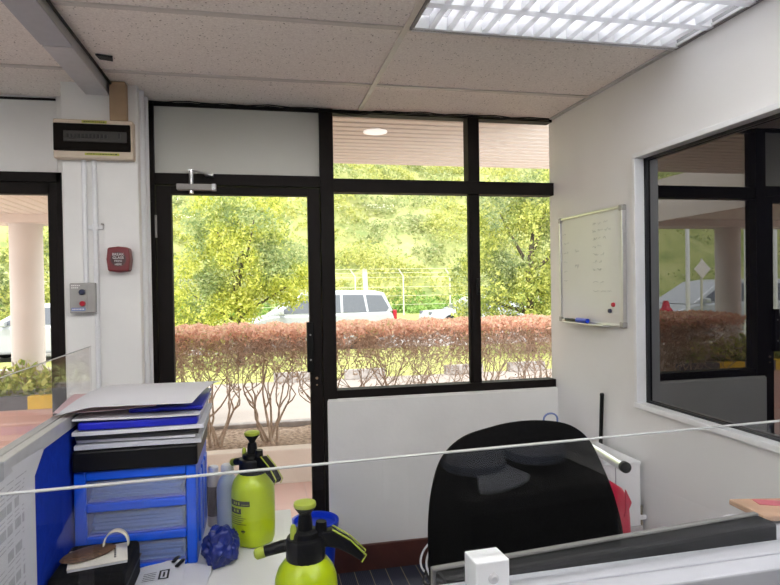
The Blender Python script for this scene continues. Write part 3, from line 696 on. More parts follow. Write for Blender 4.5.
# blue drawer unit
du = thing('drawer_unit', 'blue plastic desktop drawer unit with three see-through drawers', 'drawer unit', (-0.34, 1.93, 0.73))
UX0, UX1, UY0, UY1, UZ0, UZ1 = -0.500, -0.184, 1.775, 2.11, 0.73, 1.008
b = MB(); b.box(UX0, UX0 + 0.03, UY0, UY1, UZ0, UZ1); b.box(UX1 - 0.028, UX1, UY0, UY1, UZ0, UZ1); b.box(UX0 + 0.03, UX1 - 0.028, UY1 - 0.008, UY1, UZ0, UZ1)
b.box(UX0 + 0.03, UX1 - 0.028, UY0, UY1 - 0.008, UZ1 - 0.026, UZ1)
for z in (0.895, 0.805): b.box(UX0 + 0.03, UX1 - 0.028, UY0, UY1 - 0.008, z, z + 0.024)
b.box(UX0 + 0.03, UX1 - 0.028, UY0, UY1 - 0.008, UZ0, UZ0 + 0.012)
b.build('case', M['blueplas'], du, bevel=0.004, W=True)
for i in range(3): MB().box(UX1 - 0.002, UX1 + 0.006, UY0 + 0.05 + i*0.09, UY0 + 0.11 + i*0.09, UZ0 + 0.04, UZ1 - 0.04).build('side_rib', M['blueplas'], du, bevel=0.005, W=True)
for z0, z1, word in ((0.921, 0.980, 'topmost'), (0.831, 0.893, 'middle'), (0.744, 0.803, 'lowest')):
    dr = MB().box(UX0 + 0.032, UX1 - 0.030, UY0 + 0.004, UY0 + 0.0065, z0, z1).build('drawer', M['blueclear'], du, W=True)
    MB().box(UX0 + 0.033, UX1 - 0.031, UY0 + 0.006, UY1 - 0.03, z0 - 0.001, z0 + 0.0015).build('drawer_tray', M['blueplas'], dr, W=True)
    p = MB(); z = z0 + 0.003; n = 0
    while z < z1 - 0.014:
        h = random.uniform(0.004, 0.010); sg = random.uniform(0.0, 0.006) * (1 if random.random() < 0.5 else -1); xa = UX0 + 0.036 + random.uniform(0, 0.012); xb = UX1 - 0.036 - random.uniform(0, 0.012); ya = UY0 + 0.010 + random.uniform(0, 0.012)
        p.sheet(lambda u, v, xa=xa, xb=xb, ya=ya, z=z, h=h, sg=sg: (xa + (xb - xa)*u, ya + (UY1 - 0.04 - ya)*v, z + h + sg*math.sin(u*PI)*0.6), 8, 1, h*0.8); z += h + 0.0015
    tag(p.build('paper_pile', M['paper']), 'sheaf of white papers inside the %s drawer of the blue unit' % word, 'papers', 'papers in the blue drawers')

# stack on the drawer unit
tag(MB().box(-0.500, -0.178, 1.765, 2.10, 1.0095, 1.066).build('document_box', M['black'], bevel=0.005), 'flat black document box on top of the blue drawer unit', 'document box')
def loose(name, x0, x1, y0, y1, z, th, mat, label, cat, rz=0.0, wave=0.004, group=None, sag=0.0, seed=0):
    cx, cy = (x0 + x1)/2, (y0 + y1)/2
    def fn(u, v):
        x = x0 + (x1 - x0)*u - cx; y = y0 + (y1 - y0)*v - cy
        X = cx + x*math.cos(rz) - y*math.sin(rz); Y = cy + x*math.sin(rz) + y*math.cos(rz)
        return (X, Y, z + th + wave*(math.sin(u*4 + seed) + math.sin(v*3 + seed*2))*0.25 + wave*0.5 - sag*(2*u - 1)**2*0)
    o = MB().sheet(fn, 10, 8, th).build(name, mat, smooth='auto')
    return tag(o, label, cat, group)
z = 1.0675
specs = [(0.012, 'paper2', -0.497, -0.170, 'bundle of grey white papers directly on the black document box', 0.01),
         (0.007, 'paper', -0.490, -0.182, 'thin white paper bundle above the lowest papers of the stack', -0.015),
         (0.010, 'ink', -0.494, -0.178, 'black clip folder in the middle of the paper stack', 0.012)]
for i, (th, mt_, x0, x1, lab, rz) in enumerate(specs):
    loose('paper_bundle' if mt_ != 'ink' else 'clip_folder', x0, x1, 1.772 + 0.006*(i % 2), 2.09, z, th, M[mt_], lab, 'papers' if mt_ != 'ink' else 'folder', rz, 0.0035, seed=i); z += th + 0.0038
loose('paper_bundle', -0.498, -0.160, 1.76, 2.09, z, 0.010, M['paper'], 'white paper bundle with ragged edges just below the blue folder', 'papers', 0.005, 0.004, seed=4); z += 0.0145
bf = thing('ring_folder', 'deep blue folder lying near the top of the paper stack', 'folder', (-0.32, 1.93, z))
MB().prism([(-0.484, z), (-0.176, z), (-0.176, z + 0.024), (-0.484, z + 0.022)], 'y', 1.762, 2.085).build('cover', M['bluetop'], bf, bevel=0.006, seg=3, W=True)
MB().box(-0.185, -0.172, 1.80, 2.07, z + 0.004, z + 0.018).build('page_block', M['paper2'], bf, W=True); z += 0.0265
loose('paper_bundle', -0.492, -0.165, 1.755, 2.085, z, 0.005, M['paper'], 'white paper bundle between the blue folder and the loose top sheet', 'papers', -0.02, 0.004, seed=2); z += 0.0095
bf2 = thing('ring_folder', 'blue edged folder peeking out beneath the loose top sheet', 'folder', (-0.30, 1.95, z))
MB().box(-0.36, -0.163, 1.79, 2.10, z, z + 0.011).build('cover', M['bluetop'], bf2, bevel=0.004, W=True); z += 0.0125
loose('sheet_of_paper', -0.555, -0.30, 1.765, 2.06, z, 0.0012, M['paperpk'], 'pinkish sheet sticking out under the loose top sheet', 'paper', 0.1, 0.010, seed=3); z += 0.010
def topfn(u, v):
    x = -0.530 + 0.345*u + 0.055*v; y = 1.742 + 0.345*v - 0.02*u
    bend = 0.024*math.sin(v*PI*0.9)*0.6 - 0.018*max(0, (0.25 - u)/0.25)*(1 - v)
    return (x, y, z + 0.010 + bend)
tag(MB().sheet(topfn, 16, 16, 0.0012).build('sheet_of_paper', M['paper'], smooth='auto'), 'loose white top sheet curling over the paper stack', 'paper')

# black box with notepad and pouch
bb = thing('label_printer', 'black box shaped desk device in front of the blue drawer unit', 'desk device', (-0.41, 1.63, 0.73))
MB().box(-0.499, -0.328, 1.545, 1.745, 0.731, 0.826).build('body', M['blackm'], bb, bevel=0.012, seg=3, W=True)
MB().box(-0.501, -0.326, 1.541, 1.749, 0.782, 0.786).build('seam', M['ink'], bb, bevel=0.001, W=True)
npd = thing('notepad', 'small cream notepad on the black desk device', 'notepad', (-0.40, 1.63, 0.812))
mtN = Matrix.Translation((-0.408, 1.640, 0.8265)) @ Matrix.Rotation(R(12), 4, 'Z')
MB().box(-0.066, 0.066, -0.055, 0.055, 0, 0.006).xf(mtN).build('pages', M['paper'], npd, W=True)
MB().box(-0.067, 0.067, -0.056, 0.056, 0.0062, 0.0074).xf(mtN).build('cover_sheet', M['paperw'], npd, W=True)
k = MB()
for i in range(5): k.box(0.036, 0.041, -0.03 + i*0.012, -0.021 + i*0.012, 0.0074, 0.0078)
k.xf(mtN).build('lettering', M['ink'], npd, W=True)
po = thing('woven_pouch', 'brown woven oval pouch with cream loop strap on the notepad', 'pouch', (-0.43, 1.63, 0.82))
pz = MB()
for i, (r_, zz) in enumerate(((0.3, 0.0), (0.92, 0.002), (1.0, 0.006), (0.9, 0.011), (0.4, 0.0145))):
    pass
pz.lathe([(0.02, 0), (0.052, 0.001), (0.060, 0.005), (0.054, 0.010), (0.026, 0.0145)], 32)
pz.xf(Matrix.Translation((-0.432, 1.645, 0.8345)) @ Matrix.Rotation(R(34), 4, 'Z') @ Matrix.Scale(1.12, 4, (1,0,0)) @ Matrix.Scale(0.62, 4, (0,1,0))).build('pouch_body', M['brown'], po, smooth='auto', W=True)
st = MB()
def stfn(u, v):
    a = R(188) - R(200)*u
    return (-0.372 + 0.030*math.cos(a), 1.665 + 0.010*u + (v - 0.5)*0.018, 0.848 + 0.036*math.sin(a))
st.sheet(stfn, 24, 1); o = st.build('strap', M['cream'], po, smooth=True, W=True); sm = o.modifiers.new('th', 'SOLIDIFY'); sm.thickness = 0.003

# papers on the desk
def deskpaper(pts, z, label, curl=0.0):
    q = [Vector((*p, z)) for p in pts]
    def fn(u, v):
        p = (q[0]*(1-u) + q[1]*u)*(1-v) + (q[3]*(1-u) + q[2]*u)*v
        return (p.x, p.y, p.z + 0.001 + curl*(u*v) + 0.002*math.sin(u*3))
    return thing('sheet_of_paper', label, 'paper', (q[0] + q[2])/2), fn
t, fn = deskpaper([(-0.345, 1.60), (-0.205, 1.585), (-0.218, 1.79), (-0.345, 1.77)], 0.732, 'white printed sheet with black label lying on the desk', 0.012)
MB().sheet(fn, 8, 8, 0.0006).build('sheet', M['paper'], t, W=True, smooth='auto')
k = MB()
def pq(u0, u1, v0, v1): 
    q = [fn(u0, v0), fn(u1, v0), fn(u1, v1), fn(u0, v1)]; k.add([(p[0], p[1], p[2] + 0.0012) for p in q], [(0,1,2,3)])
pq(0.52, 0.72, 0.46, 0.49); pq(0.52, 0.72, 0.69, 0.72); pq(0.52, 0.56, 0.46, 0.72); pq(0.68, 0.72, 0.46, 0.72); pq(0.60, 0.64, 0.52, 0.66)
for i in range(5): pq(0.22, 0.46, 0.46 + i*0.055, 0.475 + i*0.055)
k.build('printed_label', M['ink'], t, W=True)
t2, fn = deskpaper([(-0.235, 1.585), (-0.150, 1.60), (-0.140, 1.735), (-0.225, 1.745)], 0.7345, 'white blank paper scrap beside the blue drawer unit', 0.004)
MB().sheet(fn, 6, 6, 0.0006).build('sheet', M['paper'], t2, W=True, smooth='auto')
for i in range(2):
    pass
cl_ = thing('binder_clip', 'black clip strips on the printed sheet', 'clip', (-0.232, 1.76, 0.75))
for i in range(2): MB().obox((-0.240 + 0.013*i, 1.775 - 0.03*i, 0.749), 0.0045, 0.022, 0.002, R(-18)).build('strip', M['black'], cl_, W=True)

# ------------------------------------------------------------------ sprayers
def make_sprayer(rz, pump):
    t = thing('pressure_sprayer', '', 'sprayer', (0, 0, 0), rz)
    def wob(a, z):
        k = max(0, 1 - z / 0.04); return 1 - 0.10*k*(0.5 + 0.5*math.cos(5*a))
    MB().lathe([(0.044, 0), (0.058, 0.004), (0.0635, 0.02), (0.0645, 0.05), (0.0645, 0.155), (0.063, 0.172), (0.057, 0.190), (0.046, 0.205), (0.036, 0.214), (0.033, 0.222)], 60, wob=wob).build('bottle', M['lime'], t, smooth='auto')
    cp = MB().lathe([(0.039, 0.206), (0.040, 0.210), (0.0405, 0.248), (0.038, 0.254), (0.030, 0.256), (0.028, 0.266), (0.022, 0.270)], 40, wob=lambda a, z: 1 + (0.012*math.cos(22*a) if z < 0.25 else 0)).build('screw_cap', M['black'], t, smooth='auto')
    nz_ = MB(); nz_.tube([(-0.022, 0, 0.240), (-0.050, 0, 0.236), (-0.083, 0, 0.228)], [0.013, 0.0125, 0.011], 18); nz_.build('nozzle', M['black'], t, smooth='auto')
    MB().tube([(-0.083, 0, 0.228), (-0.100, 0, 0.2235), (-0.104, 0, 0.2225)], [0.0118, 0.0115, 0.007], 18).build('nozzle_tip', M['limec'], t, smooth='auto')
    hd = MB(); prof = [(0.018, 0.262), (0.055, 0.268), (0.092, 0.244), (0.122, 0.212), (0.114, 0.200), (0.094, 0.214), (0.068, 0.228), (0.052, 0.232), (0.028, 0.236)]
    hd.prism(prof, 'y', -0.013, 0.013); hd.build('trigger_handle', M['black'], t, bevel=0.004, seg=2)
    ed = MB(); top = [(0.055, 0.2695), (0.092, 0.2455), (0.124, 0.2125), (0.1145, 0.1985)]
    ed.tube([(x + 0.0008, -0.012, z) for x, z in top], 0.0018, 6); ed.tube([(x + 0.0008, 0.012, z) for x, z in top], 0.0018, 6); ed.build('handle_edge', M['limec'], t)
    MB().tube([(0.031, 0, 0.250), (0.033, 0, 0.284)], [0.014, 0.011], 16).build('lever_pivot', M['black'], t, smooth='auto')
    MB().lathe([(0.016, 0.262), (0.015, 0.285), (0.0125, 0.300), (0.010, 0.302)], 24).build('pump_collar', M['black'], t, smooth='auto')
    MB().lathe([(0.0085, 0.29), (0.0085, 0.305 + pump), (0.011, 0.312 + pump), (0.0215, 0.326 + pump), (0.022, 0.329 + pump)], 28).build('pump_knob', M['black'], t, smooth='auto')
    MB().lathe([(0.0225, 0.3285 + pump), (0.0235, 0.331 + pump), (0.0225, 0.337 + pump), (0.012, 0.3405 + pump)], 28).build('knob_cap', M['limec'], t, smooth='auto')
    v = MB().tube([(-0.024, -0.012, 0.255), (-0.024, -0.012, 0.276), (-0.024, -0.012, 0.284)], [0.0065, 0.0065, 0.004], 14).build('relief_valve', M['limec'], t, smooth='auto')
    return t
SP1 = make_sprayer(R(-52), -0.004)
SP1['label'] = 'lime pressure sprayer standing on the desk end, whole bottle showing'; SP1['group'] = 'lime pressure sprayers'
SP1.location = (-0.031, 1.885, 0.73)
SP2 = make_sprayer(R(-6), -0.012)
SP2['label'] = 'lime pressure sprayer in front of the blue bin, mostly its black pump head showing'; SP2['group'] = 'lime pressure sprayers'
SP2.location = (0.083, 1.262, 0.73)
def wrap(mb, a0, a1, z0, z1, r, n=6):
    pts = []
    for i in range(n + 1):
        a = a0 + (a1 - a0)*i/n; pts.append((r*math.cos(a), r*math.sin(a)))
    vs = [(x, y, z0) for x, y in pts] + [(x, y, z1) for x, y in pts]
    mb.add(vs, [(i, i+1, i+n+2, i+n+1) for i in range(n)])
for T in (SP1, SP2):
    bot = [c for c in T.children if c.name.startswith('bottle')][0]
    off = -T.rotation_euler.z
    A = lambda deg: R(deg) + off
    k = MB(); wrap(k, A(198), A(262), 0.128, 0.144, 0.0652, 10); wrap(k, A(198), A(238), 0.105, 0.121, 0.0652, 8)
    for i in range(5): wrap(k, A(199), A(238 + (i*13) % 19), 0.098 - i*0.006, 0.0998 - i*0.006, 0.0652)
    for a in (210, 243):
        for j in range(6): wrap(k, A(a - 5 + j*1.8), A(a - 4.2 + j*1.8), 0.047 + 0.006*abs(j - 2.5)/2.5, 0.063 - 0.006*abs(j - 2.5)/2.5, 0.0653, 1)
        wrap(k, A(a - 6), A(a + 6), 0.053, 0.057, 0.0653, 3)
    k.build('printed_label', M['ink'], bot)
    k = MB()
    for a in (212, 220, 229): wrap(k, A(a), A(a + 5), 0.132, 0.140, 0.0655, 2)
    for i in range(5): wrap(k, A(240 + i*4), A(242.5 + i*4), 0.132, 0.1345, 0.0655, 2)
    for a in (212, 224): wrap(k, A(a), A(a + 7), 0.110, 0.118, 0.0655, 2)
    k.build('white_lettering', M['limec'], bot)
    k = MB(); wrap(k, A(287.5), A(289), 0.045, 0.16, 0.0651, 1)
    for i in range(5): wrap(k, A(275), A(284), 0.06 + i*0.022, 0.0615 + i*0.022, 0.0651, 3); wrap(k, A(290), A(296), 0.07 + i*0.022, 0.0715 + i*0.022, 0.0651, 3)
    k.build('volume_scale', M['limeline'], bot)

# bottles behind the sprayer
wbt = thing('spray_bottle', 'pale translucent bottle with white cap behind the lime sprayer', 'bottle', (-0.110, 1.99, 0.73))
MB().lathe([(0.030, 0), (0.034, 0.004), (0.035, 0.02), (0.035, 0.135), (0.030, 0.160), (0.018, 0.178), (0.0165, 0.186)], 32).build('bottle', M['bottle'], wbt, smooth='auto')
MB().lathe([(0.0205, 0.182), (0.0205, 0.206), (0.018, 0.211), (0.010, 0.212)], 28).build('cap', M['wcap'], wbt, smooth='auto')
cbt = thing('aerosol_can', 'cream and brown can between the blue drawers and the pale bottle', 'can', (-0.158, 2.045, 0.73))
MB().lathe([(0.019, 0), (0.020, 0.004), (0.020, 0.165), (0.016, 0.175)], 28).build('can_body', M['creamlabel'], cbt, smooth='auto')
MB().lathe([(0.0203, 0.035), (0.0203, 0.130)], 28).build('label_band', M['brownlabel'], cbt, smooth='auto')
MB().lathe([(0.016, 0.172), (0.0165, 0.19), (0.012, 0.194)], 24).build('cap', M['wcap'], cbt, smooth='auto')
# crumpled blue bag
bm = bmesh.new(); bmesh.ops.create_icosphere(bm, subdivisions=5, radius=1.0)
for v in bm.verts:
    p = v.co.copy(); n1 = noise.noise(p*1.6 + Vector((3,1,7))); n2 = abs(noise.noise(p*2.6)); n3 = abs(noise.noise(p*5.5))
    s_ = 1.10 + 0.34*n1 - 0.36*n2 - 0.07*n3
    v.co = Vector((p.x*0.047*s_, p.y*0.048*s_, max(-0.046, p.z*0.056*s_)))
me = bpy.data.meshes.new('plastic_bag'); bm.to_mesh(me); bm.free(); me.materials.append(M['rag'])
for p in me.polygons: p.use_smooth = True
o = bpy.data.objects.new('plastic_bag', me); COL.objects.link(o); o.location = (-0.118, 1.755, 0.777)
tag(o, 'crumpled dark blue plastic bag on the desk beside the lime sprayer', 'plastic bag')
# blue bin
bn = thing('waste_bin', 'bright blue plastic bin on the floor by the glass door', 'bin', (0.243, 2.98, 0))
w = MB(); w.lathe([(0.075, 0.0), (0.080, 0.004), (0.108, 0.342), (0.113, 0.344), (0.113, 0.354), (0.106, 0.355), (0.103, 0.34), (0.077, 0.012), (0.03, 0.010)], 40); w.build('shell', M['bin'], bn, smooth='auto')
MB().lathe([(0.1085, 0.330), (0.1165, 0.332), (0.1175, 0.358), (0.114, 0.361), (0.104, 0.358), (0.1035, 0.332)], 40).build('rim', M['bin'], bn, smooth='auto')

# ------------------------------------------------------------------ office chair
ch = thing('office_chair', 'black fabric office chair with tall rounded backrest behind the monitor', 'office chair', (0.727, 1.58, -0.0))
outl = [(-0.283, 0.55), (-0.289, 0.72), (-0.288, 0.85), (-0.274, 0.955), (-0.243, 1.04), (-0.180, 1.095), (-0.09, 1.120), (-0.01, 1.131), (0.075, 1.128), (0.148, 1.108), (0.202, 1.062), (0.240, 0.985), (0.272, 0.90), (0.296, 0.80), (0.305, 0.70), (0.30, 0.55), (0.26, 0.50), (0.0, 0.48), (-0.25, 0.50)]
def resample(pl, n):
    pts = [Vector((*p, 0)) for p in pl]; sm = []
    m_ = len(pts)
    for i in range(m_):
        p0, p1, p2, p3 = pts[i-1], pts[i], pts[(i+1) % m_], pts[(i+2) % m_]
        for k in range(6):
            t = k/6; sm.append(0.5*((2*p1) + (p2-p0)*t + (2*p0-5*p1+4*p2-p3)*t*t + (3*p1-p0-3*p2+p3)*t**3))
    return sm
ol = resample(outl, 0); cxy = Vector((0.0, 0.80, 0))
br_ = MB(); prof = [(0.02, -0.058), (0.35, -0.057), (0.65, -0.052), (0.85, -0.043), (0.95, -0.030), (1.0, -0.006), (0.985, 0.018), (0.9, 0.030), (0.5, 0.038), (0.02, 0.040)]
n = len(ol); vs = []; fs = []
for sfac, dy in prof:
    for p in ol:
        q = cxy + (p - cxy)*sfac; q.y -= 0.022*max(0, q.y - 0.6)/0.5
        vs.append((q.x, dy + 0.02 - 0.28*q.x*q.x*0 + 0.05*(q.y - 0.8) , q.y))
for i in range(len(prof)-1):
    for k in range(n): fs.append((i*n+k, i*n+(k+1) % n, (i+1)*n+(k+1) % n, (i+1)*n+k))
fs.append(tuple(range(n))); fs.append(tuple(range((len(prof)-1)*n, len(prof)*n)))
br_.add(vs, fs).build('backrest', M['mesh'], ch, smooth='auto')
MB().prism([(-0.24, -0.40), (0.24, -0.40), (0.26, -0.05), (0.22, 0.04), (-0.22, 0.04), (-0.26, -0.05)], 'z', 0.44, 0.51).build('seat', M['mesh'], ch, bevel=0.03, seg=4)
MB().tube([(0, -0.12, 0.40), (0, 0.02, 0.40), (0, 0.075, 0.46), (0, 0.075, 0.62)], 0.022, 10).build('back_support', M['black'], ch)
MB().lathe([(0.028, 0.09), (0.028, 0.26), (0.018, 0.27), (0.018, 0.43)], 16, (0, -0.15, 0)).build('gas_lift', M['black'], ch, smooth='auto')
for k in range(5):
    a = 2*PI*k/5 + 0.3; e = (0.29*math.cos(a), -0.15 + 0.29*math.sin(a))
    l = MB().tube([(0, -0.15, 0.11), (e[0]*0.6, -0.15 + (e[1] + 0.15)*0.6, 0.095), (e[0], e[1], 0.075)], [0.03, 0.022, 0.016], 8).build('base_leg', M['black'], ch)
    MB().tube([(e[0] - 0.012, e[1], 0.028), (e[0] + 0.012, e[1], 0.028)], 0.027, 14).build('caster', M['black'], l)
lan = MB(); lan.tube([(0.838 + 0.022*math.cos(a), 1.665, 1.094 + 0.018*math.sin(a)) for a in [R(-10 + 10*i) for i in range(21)]], 0.0028, 6)
lan.tube([(0.860, 1.665, 1.09), (0.862, 1.670, 1.02), (0.85, 1.674, 0.95)], 0.0028, 6); lan.tube([(0.816, 1.665, 1.09), (0.815, 1.670, 1.02), (0.85, 1.674, 0.95)], 0.0028, 6)
tag(lan.build('lanyard', M['bluelabel'], smooth=True), 'thin blue lanyard looped over the top of the black chair', 'lanyard')

# monitor seen from behind
mo = thing('computer_monitor', 'black flat monitor seen from behind the partition', 'monitor', (0.54, 0.84, 0.73), R(5.3))
mt = mo
MB().box(-0.305, 0.305, -0.012, 0.028, 0.020, 0.358).build('rear_shell', M['blackm'], mo, bevel=0.006)
MB().box(-0.308, 0.308, 0.026, 0.038, 0.016, 0.360).build('bezel', M['bezel'], mo, bevel=0.003)
MB().box(-0.29, 0.29, 0.0375, 0.0395, 0.035, 0.345).build('display', M['black'], mo)
k = MB(); k.box(0.02, 0.26, -0.0135, -0.011, 0.300, 0.305); k.box(-0.26, -0.02, -0.0135, -0.011, 0.300, 0.305); k.build('vent_slot', M['ink'], mo)
MB().box(-0.04, 0.04, -0.05, -0.012, 0.0, 0.24).build('stand_neck', M['black'], mo, bevel=0.005)
MB().box(-0.13, 0.13, -0.12, 0.10, 0.0, 0.012).build('stand_base', M['black'], mo, bevel=0.004)
mo.location = (0.545, 0.845, 0.731); mo.rotation_euler = (0, 0, R(6.0))

# tray with wallet beside the monitor
tb = thing('file_tray', 'pale desktop file box beside the monitor', 'file box', (1.02, 0.98, 0.73))
MB().box(0.845, 1.20, 0.928, 1.038, 0.731, 1.030).build('box_body', M['rail'], tb, bevel=0.006, W=True)
MB().box(0.98, 1.07, 0.926, 0.930, 0.85, 0.88).build('finger_slot', M['print'], tb, W=True)
wl = thing('wallet', 'tan wallet with pink band lying beside the monitor', 'wallet', (1.06, 1.10, 1.03))
mw = Matrix.Translation((1.020, 1.020, 1.0395)) @ Matrix.Rotation(R(-3), 4, 'Z') @ Matrix.Rotation(R(3), 4, 'Y')
MB().box(-0.088, 0.09, -0.045, 0.05, -0.006, 0.006).xf(mw).build('wallet_body', M['wallet'], wl, bevel=0.003, W=True)
MB().box(-0.05, 0.06, 0.0, 0.03, 0.0055, 0.0072).xf(mw @ Matrix.Rotation(R(-14), 4, 'Z')).build('pink_band', M['pinkband'], wl, W=True)
bm = bmesh.new(); bmesh.ops.create_icosphere(bm, subdivisions=3, radius=1.0)
for v in bm.verts:
    p = v.co.copy(); s_ = 1 + 0.3*noise.noise(p*2.5) - 0.2*abs(noise.noise(p*6)); v.co = Vector((p.x*0.032*s_, p.y*0.024*s_, max(-0.009, p.z*0.011*s_)))
me = bpy.data.meshes.new('crumpled_tissue'); bm.to_mesh(me); bm.free(); me.materials.append(M['paper'])
o = bpy.data.objects.new('crumpled_tissue', me); COL.objects.link(o); o.location = (0.885, 0.99, 1.040); tag(o, 'crumpled white tissue half under the tan wallet', 'tissue')

# ------------------------------------------------------------------ corner by the side wall
wc = thing('storage_pedestal', 'white narrow metal cabinet behind the black chair in the corner', 'cabinet', (1.53, 2.45, 0))
MB().box(1.40, 1.606, 2.355, 2.70, 0.435, 0.712).build('cabinet_body', M['white'], wc, bevel=0.004, W=True)
MB().box(1.398, 1.608, 2.353, 2.702, 0.704, 0.716).build('cabinet_top', M['white'], wc, bevel=0.002, W=True)
MB().box(1.395, 1.612, 2.35, 2.71, 0.0, 0.435).build('plinth', M['alup'], wc, W=True)
MB().box(1.483, 1.487, 2.352, 2.356, 0.45, 0.70).build('door_gap', M['print'], wc, W=True)
tbp = thing('steel_tube', 'chrome tube with black end cap resting over the white cabinet', 'tube', (1.43, 2.2, 0.76))
MB().tube([(1.375, 2.12, 0.779), (1.44, 2.55, 0.768), (1.475, 2.78, 0.762)], 0.0205, 20).build('pipe', M['chrome'], tbp, smooth='auto', W=True)
MB().tube([(1.3735, 2.105, 0.7795), (1.3765, 2.125, 0.779)], 0.0215, 20).build('end_cap', M['black'], tbp, W=True)
MB().tube([(1.470, 2.74, 0.76), (1.470, 2.74, 0.0)], 0.010, 10).build('stand_leg', M['alu'], tbp, W=True)
bs = thing('black_rod', 'slim black rod leaning upright against the white side wall', 'rod', (1.615, 2.70, 0.0))
MB().tube([(1.615, 2.735, 0.0), (1.628, 2.69, 0.945)], 0.0095, 12).build('rod', M['black'], bs, W=True)
MB().lathe([(0.0095, 0), (0.011, 0.004), (0.008, 0.013)], 12, (1.628, 2.69, 0.943)).build('rod_tip', M['black'], bs, W=True)
rd = thing('red_bag', 'crimson cloth bag hanging behind the black chair', 'bag', (1.30, 2.15, 0.55))
q = MB(); q.prism([(1.24, 0.745), (1.30, 0.738), (1.35, 0.705), (1.376, 0.66), (1.382, 0.58), (1.39, 0.40), (1.22, 0.40)], 'y', 2.08, 2.17); q.build('bag_body', M['crimson'], rd, bevel=0.02, seg=4, W=True, smooth='auto')
MB().prism([(1.352, 0.705), (1.376, 0.655), (1.370, 0.64), (1.345, 0.60), (1.352, 0.64)], 'y', 2.074, 2.082).build('fold', M['crimson'], rd, W=True)
MB().box(1.23, 1.385, 2.08, 2.17, 0.0, 0.41).build('bag_base', M['crimson'], rd, bevel=0.01, W=True)
vp = thing('wall_pipe_stub', 'short brass pipe stub with white clip low on the side wall', 'pipe', (1.63, 2.38, 0.45))
MB().tube([(1.622, 2.38, 0.40), (1.622, 2.38, 0.515)], 0.008, 12).build('stub', M['brass'], vp, W=True)
MB().box(1.605, 1.641, 2.365, 2.395, 0.455, 0.475).build('clip', M['white'], vp, bevel=0.003, W=True)
# cable coil
cc = MB()
for k, (cx, cy, cz, r_, tl) in enumerate(((0.86, 2.98, 0.115, 0.085, 0.5), (0.90, 2.96, 0.10, 0.10, 0.3))):
    cc.tube([(cx + r_*math.cos(a), cy + r_*0.5*math.sin(a), cz + r_*0.85*math.sin(a + tl)) for a in [2*PI*i/28 for i in range(29)]], 0.006, 6)
tag(cc.build('cable_coil', M['white'], smooth=True), 'pale coiled cable on the carpet behind the black chair', 'cable')
cc = MB(); cc.tube([(0.875 + 0.10*math.cos(a) + 0.01*math.sin(3*a), 2.93 + 0.05*math.sin(a), 0.085 + 0.075*math.sin(a + 0.9)) for a in [2*PI*i/30 for i in range(31)]], 0.007, 6)
cc.tube([(0.79, 2.93, 0.06), (0.80, 2.85, 0.01), (0.95, 2.7, 0.008), (1.1, 2.6, 0.008)], 0.006, 6)
tag(cc.build('cable_coil', M['black'], smooth=True), 'black cable loop lying before the pale coil on the carpet', 'cable')

# caps on a dark cabinet behind the viewer, mirrored in the acrylic screen
kb = thing('side_cabinet', 'dark cabinet behind the viewer carrying two pale caps', 'cabinet', (0.87, -0.46, 0))
CBX0, CBX1, CBY0, CBY1, CBZ = 0.62, 1.12, -0.68, -0.25, 0.925
MB().box(CBX0, CBX1, CBY0, CBY1, 0.0, CBZ).build('cabinet_body', M['cabinet'], kb, bevel=0.01, W=True)
MB().box(CBX0 + 0.02, CBX1 - 0.02, CBY1 - 0.002, CBY1 + 0.004, 0.05, CBZ - 0.04).build('cabinet_door', M['blackm'], kb, W=True)
def make_cap():
    t = thing('baseball_cap', 'pale cap with brim hanging over the dark cabinet edge, seen mirrored in the screen', 'cap', (0,0,0), 0, 'caps on the dark cabinet')
    MB().lathe([(0.088, 0.0), (0.092, 0.012), (0.091, 0.045), (0.080, 0.080), (0.055, 0.105), (0.022, 0.115), (0.004, 0.117)], 36).build('crown', M['capfab'], t, smooth='auto')
    MB().lathe([(0.0925, 0.002), (0.0945, 0.006), (0.0945, 0.022), (0.093, 0.026)], 36).build('sweatband', M['capdark'], t, smooth='auto')
    bmh = MB()
    def bf(u, v):
        a = R(-62 + 124*u); r0 = 0.088; ext = 0.075*math.cos(R(-62 + 124*u)*0.85)
        rr = r0 + ext*v; return (rr*math.sin(a), rr*math.cos(a), 0.010 - 0.020*v - 0.03*(math.sin(a)**2)*v)
    bmh.sheet(bf, 20, 6, 0.004).build('brim', M['capfab'], t, smooth='auto')
    MB().lathe([(0.007, 0.115), (0.006, 0.121), (0.003, 0.123)], 12).build('button', M['capdark'], t)
    return t
cpa = make_cap(); cpa.location = (0.735, -0.42, CBZ + 0.032); cpa.rotation_euler = (0, 0, R(-42))
cpb = copy_thing(cpa); cpb.location = (0.960, -0.45, CBZ + 0.032); cpb.rotation_euler = (0, 0, R(195))
cpb['label'] = 'second pale cap on the dark cabinet, mirrored in the screen further along from the first'

# ------------------------------------------------------------------ outside
# pavements and planters
struct(MB().box(-12, 12, 3.28, 4.72, -0.3, 0.0).build('pavement', M['paver']), 'pinkish paved walkway outside the windows', 'pavement')
struct(MB().box(-12, -1.2, 4.72, 5.94, -0.3, 0.0).build('pavement', M['paver']), 'pinkish paved porch floor outside the side door', 'pavement')
struct(MB().box(-1.2, 12, 4.70, 4.82, -0.05, 0.262).build('planter_wall', M['creamwall'], bevel=0.01), 'cream planter kerb along the walkway under the hedge', 'planter wall')
struct(MB().box(-1.2, -1.08, 4.82, 5.9, -0.05, 0.262).build('planter_wall', M['creamwall'], bevel=0.01), 'cream planter kerb along the porch side', 'planter wall')
def soilfn(u, v): 
    x = -1.1 + 13*u; y = 4.81 + 0.99*v
    return (x, y, 0.19 + 0.03*noise.noise(Vector((x*3, y*3, 0))))
struct(MB().sheet(soilfn, 120, 12, 0.3).build('planting_bed', M['soil'], smooth=True), 'dry brown soil bed of the hedge', 'planting bed')
